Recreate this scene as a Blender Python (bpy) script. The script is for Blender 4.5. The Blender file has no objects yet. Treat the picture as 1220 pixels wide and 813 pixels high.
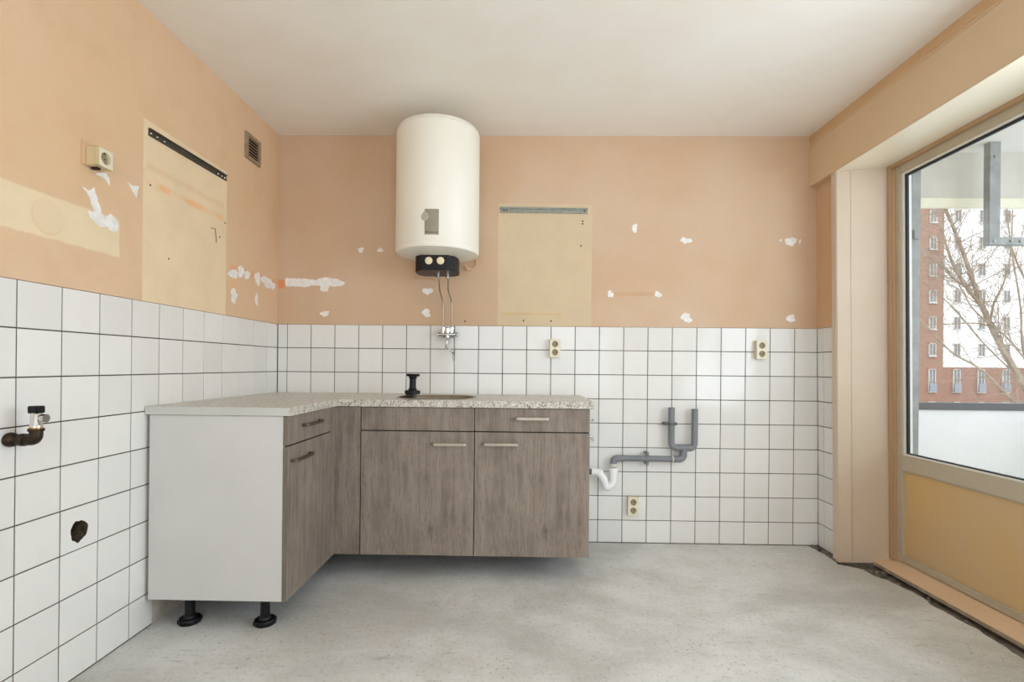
import bpy, bmesh, math, random
from mathutils import Vector, Matrix
sc = bpy.context.scene
C = sc.collection
PI = math.pi
rnd = random.Random(7)

# ------------------------------------------------------------------ camera
cam_d = bpy.data.cameras.new('camera'); cam = bpy.data.objects.new('camera', cam_d); C.objects.link(cam)
F_PX, CY = 598.4755, 435.897
cam_d.sensor_fit = 'HORIZONTAL'; cam_d.sensor_width = 36.0
cam_d.lens = F_PX / 1220.0 * 36.0
cam_d.shift_y = (CY - 406.5) / 1220.0
cam_d.clip_start = 0.05; cam_d.clip_end = 500
R = [[0.99981667, -0.0165141, -0.00969109], [0.01650934, 0.99986355, -0.00057102], [0.00969919, 0.00041092, 0.99995288]]
cam.matrix_world = Matrix(((R[0][0], R[0][2], -R[0][1], 1.542029),
                           (R[1][0], R[1][2], -R[1][1], -3.163281),
                           (R[2][0], R[2][2], -R[2][1], 1.105562), (0, 0, 0, 1)))
sc.camera = cam

# ------------------------------------------------------------------ sky and added fill lamps
w = bpy.data.worlds.new('overcast_sky'); sc.world = w; w.use_nodes = True
bg = w.node_tree.nodes['Background']
bg.inputs[0].default_value = (0.86, 0.93, 1.0, 1); bg.inputs[1].default_value = 4.4

def area(name, loc, direction, sx, sy, power, col, portal=False):
    d = bpy.data.lights.new(name, 'AREA'); d.shape = 'RECTANGLE'; d.size = sx; d.size_y = sy
    d.energy = power; d.color = col
    if portal: d.cycles.is_portal = True
    o = bpy.data.objects.new(name, d); C.objects.link(o); o.location = loc
    z = -Vector(direction).normalized(); up = Vector((0, 0, 1))
    if abs(z.z) > .9: up = Vector((0, 1, 0))
    x = up.cross(z).normalized(); y = z.cross(x)
    o.matrix_world = Matrix(((x.x, y.x, z.x, loc[0]), (x.y, y.y, z.y, loc[1]), (x.z, y.z, z.z, loc[2]), (0, 0, 0, 1)))
    return o
area('window_portal', (3.76, -1.8, 1.42), (-1, 0, 0), 2.95, 1.55, 1, (1, 1, 1), portal=True)
# added fill lamps lift the room: inside the rear window, outside the rear bays
area('rear_fill_light', (1.7, -5.17, 1.45), (0, 1, .8), 2.6, 1.7, 56, (0.77, 0.89, 1.0))
area('side_fill_light', (3.84, -2.36, 1.42), (-1, 0, .45), 1.7, 1.5, 92, (0.76, 0.885, 1.0))

sc.view_settings.view_transform = 'Standard'; sc.view_settings.look = 'None'
sc.view_settings.exposure = -0.68; sc.view_settings.gamma = 1.0; sc.view_settings.use_curve_mapping = False
sc.cycles.max_bounces = 10; sc.cycles.diffuse_bounces = 6; sc.cycles.transparent_max_bounces = 12
sc.cycles.sample_clamp_indirect = 6; sc.cycles.use_denoising = True
sc.cycles.caustics_reflective = False; sc.cycles.caustics_refractive = False

# ------------------------------------------------------------------ materials
def lin(c):
    return tuple(((v/255)/12.92 if v/255 <= .04045 else ((v/255+.055)/1.055)**2.4) for v in c) + (1,)

class N:
    def __init__(s, name):
        s.m = bpy.data.materials.new(name); s.m.use_nodes = True
        s.t = s.m.node_tree; s.b = s.t.nodes['Principled BSDF']; s.L = s.t.links
        s.tc = None
    def coord(s, kind='Object'):
        if s.tc is None: s.tc = s.t.nodes.new('ShaderNodeTexCoord')
        return s.tc.outputs[kind]
    def put(s, sock, v):
        if hasattr(v, 'is_linked') or hasattr(v, 'links'): s.L.new(v, sock)
        else: sock.default_value = v
    def math(s, op, a, b=0.0, c=None, clamp=False):
        n = s.t.nodes.new('ShaderNodeMath'); n.operation = op; n.use_clamp = clamp
        s.put(n.inputs[0], a); s.put(n.inputs[1], b)
        if c is not None: s.put(n.inputs[2], c)
        return n.outputs[0]
    def mapping(s, vec, scale=(1, 1, 1), loc=(0, 0, 0)):
        n = s.t.nodes.new('ShaderNodeMapping'); s.L.new(vec, n.inputs[0]); n.inputs['Scale'].default_value = scale
        n.inputs['Location'].default_value = loc
        return n.outputs[0]
    def noise(s, vec, scale, detail=3, rough=.55, out='Fac', dist=0):
        n = s.t.nodes.new('ShaderNodeTexNoise'); s.L.new(vec, n.inputs['Vector'])
        n.inputs['Scale'].default_value = scale; n.inputs['Detail'].default_value = detail
        n.inputs['Roughness'].default_value = rough; n.inputs['Distortion'].default_value = dist
        return n.outputs[out]
    def voronoi(s, vec, scale, out='Distance', feature='F1'):
        n = s.t.nodes.new('ShaderNodeTexVoronoi'); s.L.new(vec, n.inputs['Vector']); n.feature = feature
        n.inputs['Scale'].default_value = scale
        return n.outputs[out]
    def ramp(s, fac, lo, hi):
        n = s.t.nodes.new('ShaderNodeMapRange'); n.interpolation_type = 'SMOOTHSTEP'
        s.put(n.inputs[0], fac); n.inputs[1].default_value = lo; n.inputs[2].default_value = hi
        return n.outputs[0]
    def mix(s, fac, a, b, mode='MIX'):
        n = s.t.nodes.new('ShaderNodeMix'); n.data_type = 'RGBA'; n.blend_type = mode
        s.put(n.inputs[0], fac); s.put(n.inputs[6], a); s.put(n.inputs[7], b)
        return n.outputs[2]
    def sep(s, vec):
        n = s.t.nodes.new('ShaderNodeSeparateXYZ'); s.L.new(vec, n.inputs[0]); return n.outputs
    def bump(s, h, strength=.3, dist=.01):
        n = s.t.nodes.new('ShaderNodeBump'); n.inputs['Strength'].default_value = strength
        n.inputs['Distance'].default_value = dist; s.L.new(h, n.inputs['Height'])
        s.L.new(n.outputs[0], s.b.inputs['Normal'])
    def fin(s, col=None, rough=None, metal=None, spec=None, coat=None):
        if col is not None: s.put(s.b.inputs['Base Color'], col)
        if rough is not None: s.put(s.b.inputs['Roughness'], rough)
        if metal is not None: s.put(s.b.inputs['Metallic'], metal)
        if spec is not None: s.put(s.b.inputs['Specular IOR Level'], spec)
        if coat is not None: s.put(s.b.inputs['Coat Weight'], coat)
        return s.m

def plain(name, rgb, rough=.5, metal=0, spec=.5, var=.06, vs=9, bump=0, coat=None):
    n = N(name); c = lin(rgb); v = n.coord()
    k = n.noise(v, vs, 3)
    a = tuple(min(1, x*(1-var)) for x in c[:3]) + (1,); b = tuple(min(1, x*(1+var)) for x in c[:3]) + (1,)
    col = n.mix(n.ramp(k, .3, .7), a, b)
    if bump: n.bump(n.noise(v, vs*14, 4), bump, .004)
    return n.fin(col, rough, metal, spec, coat)

PEACH = (226, 180, 138); CREAM = (232, 206, 168)
def wall_paint(name, axes, boxes, lines=(), lo=(204, 172, 141), hi=(210, 182, 156)):
    """painted plaster; boxes = areas of older lighter paint where cupboards hung; (a0,a1,z0,z1,rgb,strength)"""
    n = N(name); v = n.coord(); x, y, z = n.sep(v)
    a = {'x': x, 'y': y}[axes]
    big = n.noise(v, 1.3, 4, .6); mid = n.noise(v, 6, 5, .6); fine = n.noise(v, 60, 3)
    col = n.mix(n.ramp(big, .35, .65), lin(lo), lin(hi))
    col = n.mix(n.math('MULTIPLY', n.ramp(mid, .45, .75), .3), col, lin((206, 168, 134)))
    wob = n.math('MULTIPLY', n.math('SUBTRACT', n.noise(v, 22, 4), .5), .012)
    for (a0, a1, z0, z1, rgb, st, soft) in boxes:
        da = n.math('SUBTRACT', n.math('ABSOLUTE', n.math('SUBTRACT', a, (a0+a1)/2)), (a1-a0)/2)
        dz = n.math('SUBTRACT', n.math('ABSOLUTE', n.math('SUBTRACT', z, (z0+z1)/2)), (z1-z0)/2)
        d = n.math('ADD', n.math('MAXIMUM', da, dz), wob)
        m = n.math('MULTIPLY', n.math('SUBTRACT', 1.0, n.ramp(d, -soft, soft)), st)
        if rgb == 'streak': m = n.math('MULTIPLY', m, n.ramp(n.noise(v, 9, 4), .35, .6)); rgb = (232, 178, 126)
        col = n.mix(m, col, n.mix(n.ramp(mid, .3, .7), lin(rgb), lin(tuple(min(255, q*1.035) for q in rgb))))
    for (ca, cz, r, rgb, st) in lines:      # round paint stains
        dd = n.math('SQRT', n.math('ADD', n.math('POWER', n.math('SUBTRACT', a, ca), 2.0), n.math('POWER', n.math('SUBTRACT', z, cz), 2.0)))
        m = n.math('MULTIPLY', n.math('SUBTRACT', 1.0, n.ramp(n.math('ADD', dd, wob), r*.96, r*1.04)), st)
        col = n.mix(m, col, lin(rgb))
    h = n.math('ADD', n.math('MULTIPLY', mid, .7), n.math('MULTIPLY', fine, .3))
    n.bump(h, .35, .006)
    return n.fin(col, .72, spec=.25)

M = {}
M['wall_back'] = wall_paint('peach_plaster_back', 'x', [(1.395, 1.985, 1.30, 2.128, (208, 188, 156), .92, .004),
        (2.10, 2.42, 1.553, 1.575, (196, 150, 110), .45, .008), (0.0, .042, 1.585, 1.64, (220, 142, 90), .8, .006),
        (1.43, 1.80, 1.425, 1.440, (206, 170, 116), .5, .006)])
M['wall_left'] = wall_paint('peach_plaster_left', 'y', [(-1.142, -.560, 1.30, 2.104, (228, 206, 172), .92, .005),
        (-5.0, -1.26, 1.508, 1.648, (228, 210, 176), .9, .006),
        (-1.125, -.585, 1.838, 1.866, 'streak', .8, .008), (-1.125, -.585, 1.905, 1.93, (222, 188, 150), .6, .012),
        (-.52, -.0, 1.60, 1.630, (228, 160, 112), .6, .008), (-.515, -.465, 1.47, 1.6, (232, 176, 124), .6, .012)],
        [(-1.551, 1.575, .057, (218, 194, 148), .6), (-1.548, 1.581, .054, (230, 208, 176), .8)], (220, 187, 150), (222, 190, 158))
def simple_wall(name, c1, c2, rough=.6, bump=.25):
    n = N(name); v = n.coord(); big = n.noise(v, 1.6, 4, .6); mid = n.noise(v, 7, 5)
    col = n.mix(n.ramp(big, .3, .7), lin(c1), lin(c2)); n.bump(mid, bump, .005); return n.fin(col, rough, spec=.3)
M['wall_plain'] = simple_wall('peach_plaster', (210, 172, 136), (216, 182, 150))
M['beam'] = simple_wall('peach_gloss_paint', (214, 186, 150), (218, 192, 158), .38, .08)
M['beam_under'] = simple_wall('lit_cream_gloss', (238, 226, 198), (238, 228, 206), .16, .04)  # pale underside paint, lightened further in colour for the light from outside
M['beam_band'] = simple_wall('orange_peach_paint', (208, 172, 130), (212, 178, 138), .5, .15)
M['jamb'] = simple_wall('pale_peach_gloss_paint', (206, 188, 166), (212, 194, 174), .3, .06)
M['trim'] = simple_wall('tan_gloss_paint', (186, 154, 118), (192, 160, 124), .35, .06)
M['ceiling'] = simple_wall('ceiling_plaster', (240, 236, 228), (236, 229, 218), .85, .2)
M['sash'] = plain('taupe_frame_paint', (190, 178, 156), .4, var=.03)
M['bead'] = plain('white_bead', (236, 236, 230), .4, var=.02)
M['gasket'] = plain('black_gasket', (22, 30, 34), .5)
M['panel'] = simple_wall('ochre_panel_paint', (216, 180, 122), (208, 180, 140), .42, .1)
M['sill'] = simple_wall('sill_paint', (224, 192, 158), (228, 198, 166), .5, .15)
M['sill_edge'] = plain('worn_sill_edge', (168, 152, 130), .8, var=.2, vs=20)
M['rubble'] = plain('dark_rubble', (128, 120, 108), .95, var=.4, vs=25, bump=.8)

# tiles: white glaze with a faint difference tile to tile
n = N('white_glazed_tile'); oi = n.t.nodes.new('ShaderNodeObjectInfo'); v = n.coord()
k = n.math('MULTIPLY', oi.outputs['Random'], .75)
col = n.mix(k, lin((232, 230, 226)), lin((222, 220, 216)))
col = n.mix(n.math('MULTIPLY', n.ramp(n.noise(v, 9, 4), .5, .8), .18), col, lin((214, 206, 194)))
M['tile'] = n.fin(col, .09, spec=.28); n.bump(n.noise(v, 12, 2), .06, .004)
M['grout'] = plain('brown_grout', (78, 70, 62), .9, var=.25, vs=14)
n = N('white_filler'); v = n.coord(); n.bump(n.noise(v, 90, 4), .6, .004)
M['filler'] = n.fin(n.mix(n.ramp(n.noise(v, 30, 4), .3, .7), lin((242, 240, 238)), lin((228, 224, 218))), .85, spec=.2)

# rough concrete floor
n = N('rough_concrete'); v = n.coord()
sv = n.mapping(v, (1.0, 1.6, 1))
big = n.noise(sv, 1.1, 6, .62, dist=.4); mid = n.noise(v, 5, 6, .65); fine = n.noise(v, 70, 5, .7); grit = n.noise(v, 260, 3, .7)
col = n.mix(n.ramp(big, .34, .64), lin((190, 188, 183)), lin((220, 219, 216)))
col = n.mix(n.math('MULTIPLY', n.ramp(mid, .42, .72), .5), col, lin((194, 190, 180)))
col = n.mix(n.math('MULTIPLY', n.ramp(n.noise(v, 2.3, 5, .6), .55, .75), .22), col, lin((206, 188, 162)))
col = n.mix(n.math('MULTIPLY', n.ramp(fine, .56, .74), .5), col, lin((138, 132, 122)))
col = n.mix(n.math('MULTIPLY', n.ramp(n.noise(v, 16, 6, .75), .62, .74), .45), col, lin((132, 126, 116)))
spots = n.math('MULTIPLY', n.math('SUBTRACT', 1.0, n.ramp(n.voronoi(v, 26), .04, .10)), n.ramp(n.noise(v, 3.1, 3), .5, .62))
col = n.mix(n.math('MULTIPLY', spots, .55), col, lin((112, 106, 98)))
h = n.math('ADD', n.math('ADD', n.math('MULTIPLY', mid, .6), n.math('MULTIPLY', fine, .45)), n.math('MULTIPLY', grit, .2))
h = n.math('SUBTRACT', h, n.math('MULTIPLY', spots, .25))
sp1 = n.ramp(n.noise(v, 52, 8, .85), .53, .64); sp2 = n.ramp(n.noise(n.mapping(v, (1, 1, 1), (4, 2, 0)), 40, 8, .85), .54, .66)
col = n.mix(n.math('MULTIPLY', sp1, .6), col, lin((146, 142, 134)))
col = n.mix(n.math('MULTIPLY', sp2, .5), col, lin((232, 230, 224)))
scr = n.noise(n.mapping(v, (1.2, 9, 1), (3, 1, 0)), 3.2, 7, .75, dist=1.0)
col = n.mix(n.math('MULTIPLY', n.ramp(scr, .58, .68), .5), col, lin((160, 156, 146)))
pit = n.math('MULTIPLY', n.math('SUBTRACT', 1.0, n.ramp(n.voronoi(v, 34), .07, .16)), n.ramp(n.noise(v, 2.2, 3), .45, .6))
col = n.mix(n.math('MULTIPLY', pit, .7), col, lin((120, 112, 102)))
n.bump(h, .7, .012); M['floor'] = n.fin(col, .88, spec=.25)
M['subfloor'] = plain('dark_rough_concrete', (128, 118, 106), .95, var=.35, vs=18, bump=.8)
M['raw_plaster'] = plain('grey_raw_plaster', (196, 188, 176), .9, var=.14, vs=14, bump=.4)
M['hole'] = plain('raw_brown_wall_core', (84, 68, 54), .95, var=.4, vs=60, bump=.8)

# grey-brown oak laminate
def oak(name, base, dark, light, off):
    n = N(name); v = n.coord(); oi = n.t.nodes.new('ShaderNodeObjectInfo')
    v1 = n.mapping(v, (1, 1, .09), off); v2 = n.mapping(v, (1, 1, .22), off); v3 = n.mapping(v, (1, 1, .30), off)
    streak = n.noise(v1, 34, 5, .6, dist=.3); fib = n.noise(v1, 120, 5, .75); cath = n.noise(v2, 6.5, 3, .5, dist=1.6); blot = n.noise(v, 5, 4, .6)
    col = n.mix(n.ramp(blot, .3, .7), lin(dark), lin(base))
    col = n.mix(n.math('MULTIPLY', n.ramp(streak, .36, .66), .55), col, lin(light))
    wv = n.math('ABSOLUTE', n.math('SUBTRACT', n.math('FRACT', n.math('MULTIPLY', cath, 14.0)), .5))
    col = n.mix(n.math('MULTIPLY', n.math('MULTIPLY', n.math('SUBTRACT', 1.0, n.ramp(wv, .0, .16)), n.ramp(blot, .4, .6)), .30), col, lin(tuple(q*.86 for q in dark)))
    kn = n.voronoi(v3, 5.2); gate = n.ramp(n.noise(v, 4.1, 2), .48, .56)
    m = n.math('SUBTRACT', 1.0, n.ramp(n.math('ADD', kn, n.math('MULTIPLY', n.math('SUBTRACT', streak, .5), .14)), .02, .12))
    col = n.mix(n.math('MULTIPLY', n.math('MULTIPLY', m, gate), .65), col, lin(tuple(q*.55 for q in dark)))
    col = n.mix(n.math('MULTIPLY', n.ramp(fib, .50, .66), .42), col, lin(tuple(q*.72 for q in dark)))
    n.bump(fib, .12, .002)
    return n.fin(col, .5, spec=.3)
M['oak'] = oak('grey_oak_laminate', (142, 129, 117), (118, 105, 94), (158, 145, 133), (0, 0, 0))
M['oak_edge'] = plain('dark_edge_band', (112, 102, 90), .5, var=.1)
M['carcass'] = plain('off_white_melamine', (204, 202, 198), .45, var=.02, vs=4)
M['gap'] = plain('dark_cabinet_inside', (46, 40, 34), .8)

# terrazzo-like worktop
def terrazzo(name, base, amount):
    n = N(name); v = n.coord(); col = lin(base)
    col = n.mix(n.ramp(n.noise(v, 40, 3), .35, .65), lin(tuple(q*.94 for q in base)), col)
    for sc_, thr, c, seed in ((150, .34, (246, 244, 238), 0.0), (105, .34, (92, 82, 72), 3.1), (130, .33, (56, 50, 46), 7.7), (120, .30, (150, 122, 96), 11.3)):
        vv = n.mapping(v, (1, 1, 1), (seed, seed, seed))
        d = n.voronoi(vv, sc_); g = n.ramp(n.noise(vv, sc_*.33, 2), .44, .6)
        m = n.math('MULTIPLY', n.math('MULTIPLY', n.math('SUBTRACT', 1.0, n.ramp(d, thr, thr+.12)), g), amount)
        col = n.mix(m, col, lin(c))
    return n.fin(col, .28, spec=.45)
M['terrazzo'] = terrazzo('speckled_worktop', (204, 198, 184), .72)
M['strip'] = plain('pale_grey_edging', (196, 196, 190), .4, var=.03)
M['steel'] = plain('brushed_steel', (136, 128, 114), .34, 1, var=.08, vs=30)
M['satin'] = plain('satin_nickel', (178, 168, 152), .42, .9, var=.05)
M['dark_handle'] = plain('dark_taupe_handle', (98, 86, 74), .45, .6, var=.08)
M['pipe_metal'] = plain('dull_chromed_tube', (176, 162, 146), .42, .8, var=.1, vs=30)
M['chrome'] = plain('chrome', (214, 214, 214), .12, 1, var=.03)
M['black_plastic'] = plain('black_plastic', (17, 17, 18), .42, var=.1, spec=.3)
M['enamel'] = plain('white_enamel', (236, 231, 218), .42, var=.01, vs=2)
M['enamel_seam'] = plain('enamel_seam', (214, 208, 194), .4)
M['plate_grey'] = plain('grey_label_foil', (150, 142, 126), .35, .25, var=.05)
M['drop'] = plain('smoky_drop_print', (178, 172, 156), .4, var=.05)
M['print_red'] = plain('dark_red_print', (92, 46, 34), .6)
M['print_grey'] = plain('grey_print', (150, 148, 138), .6)
M['knob'] = plain('ivory_knob', (240, 226, 188), .4, var=.03)
M['black_hous'] = plain('black_control_housing', (14, 14, 15), .42, var=.08, spec=.3)
M['socket'] = plain('ivory_socket_plastic', (228, 220, 196), .4, var=.02)
M['socket_side'] = plain('ivory_socket_box', (206, 190, 150), .5, var=.04)
M['well'] = plain('socket_well_shade', (156, 140, 108), .5)
M['pin'] = plain('dark_pin_hole', (30, 26, 22), .6)
M['pvc_grey'] = plain('grey_drain_plastic', (122, 124, 128), .4, var=.06)
M['pvc_white'] = plain('white_siphon_plastic', (238, 238, 236), .35, var=.02)
M['pvc_label'] = plain('pale_pipe_sticker', (206, 200, 190), .6, var=.05, vs=80)
M['brass_dark'] = plain('tarnished_brass', (58, 48, 38), .42, .85, var=.3, vs=30, bump=.2)
M['brass'] = plain('brass', (196, 160, 96), .35, .9, var=.2, vs=40)
M['rail_dark'] = plain('dark_steel_rail', (84, 82, 74), .5, .6, var=.15, vs=30)
M['galv'] = plain('galvanised_rail', (150, 154, 144), .4, .7, var=.12, vs=40)
M['vent'] = plain('aged_aluminium_vent', (166, 144, 118), .5, .3, var=.15, vs=40)
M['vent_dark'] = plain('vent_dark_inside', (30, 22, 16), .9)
# outdoors
M['soffit'] = plain('pale_concrete_soffit', (228, 228, 224), .9, var=.03, vs=3, bump=.1)
M['fascia'] = plain('grey_concrete_beam', (206, 204, 194), .9, var=.04, vs=5, bump=.2)
M['fascia_strip'] = plain('cream_beam_edge', (232, 230, 208), .8, var=.04)
M['parapet'] = plain('white_parapet_panel', (236, 240, 242), .6, var=.015)
M['cap'] = plain('dark_grey_handrail', (92, 94, 98), .6, var=.06)
M['galv_post'] = plain('galvanised_steel_post', (150, 154, 154), .6, .2, var=.14, vs=12)
M['bark'] = plain('grey_brown_bark', (146, 130, 112), .9, var=.2, vs=5, bump=.3)
M['render'] = plain('white_render', (244, 244, 242), .9, var=.02, vs=.3)
n = N('red_brick'); bt = n.t.nodes.new('ShaderNodeTexBrick'); x, y, z = n.sep(n.coord())
cx = n.t.nodes.new('ShaderNodeCombineXYZ'); n.L.new(x, cx.inputs[0]); n.L.new(z, cx.inputs[1]); n.L.new(cx.outputs[0], bt.inputs[0])
bt.inputs['Scale'].default_value = 3; bt.inputs['Color1'].default_value = lin((152, 112, 94)); bt.inputs['Color2'].default_value = lin((138, 98, 82))
bt.inputs['Mortar'].default_value = lin((164, 142, 128)); bt.inputs['Mortar Size'].default_value = .012
M['brick'] = n.fin(n.mix(n.math('MULTIPLY', n.noise(n.coord(), .6, 4), .4), bt.outputs[0], lin((168, 136, 118))), .9)
M['far_frame'] = plain('pale_window_frame', (204, 200, 194), .6)
M['far_glass'] = plain('far_window_glass', (128, 126, 122), .3, var=.2, vs=1.2)
M['far_blue'] = plain('blue_grey_balustrade', (140, 144, 150), .5, var=.1)
M['ground'] = plain('grey_paving_ground', (150, 146, 136), .95, var=.15, vs=.4)
n = N('window_glass'); t = n.t; t.nodes.remove(n.b)
tr = t.nodes.new('ShaderNodeBsdfTransparent'); tr.inputs[0].default_value = (.985, .99, .988, 1)
gl = t.nodes.new('ShaderNodeBsdfGlossy'); gl.inputs['Roughness'].default_value = 0.02
fr = t.nodes.new('ShaderNodeFresnel'); geo = t.nodes.new('ShaderNodeNewGeometry')
t.links.new(n.math('SUBTRACT', 1.35, n.math('MULTIPLY', geo.outputs['Backfacing'], 1.35-1/1.35)), fr.inputs[0])   # same reflectance leaving the pane as entering it
mx = t.nodes.new('ShaderNodeMixShader'); t.links.new(fr.outputs[0], mx.inputs[0]); t.links.new(tr.outputs[0], mx.inputs[1]); t.links.new(gl.outputs[0], mx.inputs[2])
t.links.new(mx.outputs[0], t.nodes['Material Output'].inputs[0]); M['glass'] = n.m

# ------------------------------------------------------------------ mesh helpers (world coordinates)
W = {}
def obj(name, bm, mat, parent=None, origin=None, smooth=False):
    bmesh.ops.recalc_face_normals(bm, faces=bm.faces[:])
    me = bpy.data.meshes.new(name); base = W[parent.name] if parent is not None else (Vector(origin) if origin is not None else Vector((0, 0, 0)))
    bmesh.ops.translate(bm, verts=bm.verts[:], vec=-base)
    bm.to_mesh(me); bm.free()
    if smooth:
        for p in me.polygons: p.use_smooth = True
        me.set_sharp_from_angle(angle=math.radians(40))
    me.materials.append(M[mat]) if isinstance(mat, str) else [me.materials.append(M[q]) for q in mat]
    o = bpy.data.objects.new(name, me); C.objects.link(o); W[o.name] = base.copy()
    if parent is not None: o.parent = parent
    else: o.location = base
    return o
def tag(o, label, cat=None, group=None, kind=None):
    if label: o['label'] = label
    if cat: o['category'] = cat
    if group: o['group'] = group
    if kind: o['kind'] = kind
    return o
def thing(name, loc, label, cat, group=None):
    o = bpy.data.objects.new(name, None); C.objects.link(o); o.location = loc; o.empty_display_size = .1
    W[o.name] = Vector(loc); return tag(o, label, cat, group)
def struct(name, bm, mat, smooth=False):
    o = obj(name, bm, mat, smooth=smooth); o['kind'] = 'structure'; return o
def B(): return bmesh.new()
def box(bm, x0, x1, y0, y1, z0, z1, bev=0, mi=0):
    r = bmesh.ops.create_cube(bm, size=1); vs = r['verts']
    for v in vs: v.co = Vector(((x0+x1)/2+v.co.x*(x1-x0), (y0+y1)/2+v.co.y*(y1-y0), (z0+z1)/2+v.co.z*(z1-z0)))
    fs = {f for v in vs for f in v.link_faces}
    for f in fs: f.material_index = mi
    if bev:
        es = list({e for v in vs for e in v.link_edges})
        bmesh.ops.bevel(bm, geom=es, offset=bev, segments=2, affect='EDGES')
    return bm
def frame_at(d, hint=None):
    d = d.normalized(); up = hint or (Vector((0, 0, 1)) if abs(d.z) < .9 else Vector((1, 0, 0)))
    x = up.cross(d).normalized(); return x, d.cross(x)
def tube(bm, pts, r, n=12, cap=True, bend=0, hint=None):
    """round tube along points; bend > 0 rounds the corners; r number or list"""
    P = [Vector(p) for p in pts]; rr = r if isinstance(r, (list, tuple)) else [r]*len(P)
    if bend:
        Q = [P[0]]; RR = [rr[0]]
        for i in range(1, len(P)-1):
            a = (P[i-1]-P[i]); b = (P[i+1]-P[i]); k = min(bend, a.length*.49, b.length*.49)
            a = P[i]+a.normalized()*k; b = P[i]+b.normalized()*k
            for s in range(7):
                t = s/6; Q.append(a*(1-t)**2+P[i]*2*t*(1-t)+b*t*t); RR.append(rr[i])
        Q.append(P[-1]); RR.append(rr[-1]); P, rr = Q, RR
    rings = []; x0 = None
    for i, p in enumerate(P):
        d = (P[min(i+1, len(P)-1)]-P[max(i-1, 0)])
        if d.length < 1e-9: d = Vector((0, 0, 1))
        d.normalize()
        if x0 is None: x, y = frame_at(d, hint)
        else:
            x = (x0-d*x0.dot(d)); x = x.normalized() if x.length > 1e-6 else frame_at(d)[0]; y = d.cross(x)
        x0 = x
        rings.append([bm.verts.new(p+(x*math.cos(2*PI*k/n)+y*math.sin(2*PI*k/n))*rr[i]) for k in range(n)])
    for a, b in zip(rings, rings[1:]):
        for k in range(n): bm.faces.new((a[k], a[(k+1) % n], b[(k+1) % n], b[k]))
    if cap: bm.faces.new(rings[0][::-1]); bm.faces.new(rings[-1])
    return bm
def lathe(bm, prof, c, axis=(0, 0, 1), n=32, closed=True):
    """profile of (radius, height) turned about axis through c"""
    d = Vector(axis).normalized(); x, y = frame_at(d); c = Vector(c); rings = []
    for (r, h) in prof:
        if r < 1e-6: rings.append([bm.verts.new(c+d*h)])
        else: rings.append([bm.verts.new(c+d*h+(x*math.cos(2*PI*k/n)+y*math.sin(2*PI*k/n))*r) for k in range(n)])
    for a, b in zip(rings, rings[1:]):
        for k in range(n):
            k2 = (k+1) % n
            if len(a) == 1 and len(b) == 1: continue
            if len(a) == 1: bm.faces.new((a[0], b[k2], b[k]))
            elif len(b) == 1: bm.faces.new((a[k], a[k2], b[0]))
            else: bm.faces.new((a[k], a[k2], b[k2], b[k]))
    if closed:
        if len(rings[0]) > 1: bm.faces.new(rings[0][::-1])
        if len(rings[-1]) > 1: bm.faces.new(rings[-1])
    return bm
def prism(bm, poly, axis, a0, a1):
    """2D polygon extruded along axis ('x': poly=(y,z); 'y': poly=(x,z); 'z': poly=(x,y))"""
    def mk(p, a): return {'x': (a, p[0], p[1]), 'y': (p[0], a, p[1]), 'z': (p[0], p[1], a)}[axis]
    u = [bm.verts.new(mk(p, a0)) for p in poly]; v = [bm.verts.new(mk(p, a1)) for p in poly]
    m = len(poly)
    for i in range(m): bm.faces.new((u[i], u[(i+1) % m], v[(i+1) % m], v[i]))
    bm.faces.new(u[::-1]); bm.faces.new(v); return bm
def rect_ring(bm, rect, loop, fn, depth, n=None, back=True):
    """face with a hole: rect=(a0,a1,b0,b1), loop = list of n hole points (a,b) by angle, fn(a,b,h)->xyz; hole wall of depth"""
    n = len(loop); a0, a1, b0, b1 = rect; ca, cb = (a0+a1)/2, (b0+b1)/2; out = []
    for k in range(n):
        t = 2*PI*k/n; cx, sy = math.cos(t), math.sin(t); m = max(abs(cx), abs(sy))
        out.append((ca+cx/m*(a1-a0)/2, cb+sy/m*(b1-b0)/2))
    O = [bm.verts.new(fn(a, b, 0)) for a, b in out]; I = [bm.verts.new(fn(a, b, 0)) for a, b in loop]
    D = [bm.verts.new(fn(a, b, depth)) for a, b in loop]
    for k in range(n):
        k2 = (k+1) % n
        bm.faces.new((O[k], O[k2], I[k2], I[k])); bm.faces.new((I[k], I[k2], D[k2], D[k]))
    return O, I, D
def lean(bm):
    for v in bm.verts: v.co.x += .0145*(2.24-v.co.z)
    return bm

H = 2.556; RY = -5.2          # ceiling height, rear wall
TZ = 1.357                    # top of the tiling
# ------------------------------------------------------------------ room shell
edge = [(3.40, .05), (3.33, .03), (3.352, -.017), (3.359, -.088), (3.372, -.141), (3.362, -.2), (3.35, -.29), (3.404, -.325), (3.442, -.36), (3.444, -.45),
        (3.480, -.499), (3.493, -.579), (3.508, -.68), (3.485, -.776), (3.491, -.878), (3.501, -.972), (3.497, -1.071), (3.49, -1.144), (3.482, -1.207)]
y = -1.207
while y > RY:
    y -= .11; edge.append((3.49+rnd.uniform(-.02, .02), y))
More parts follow.
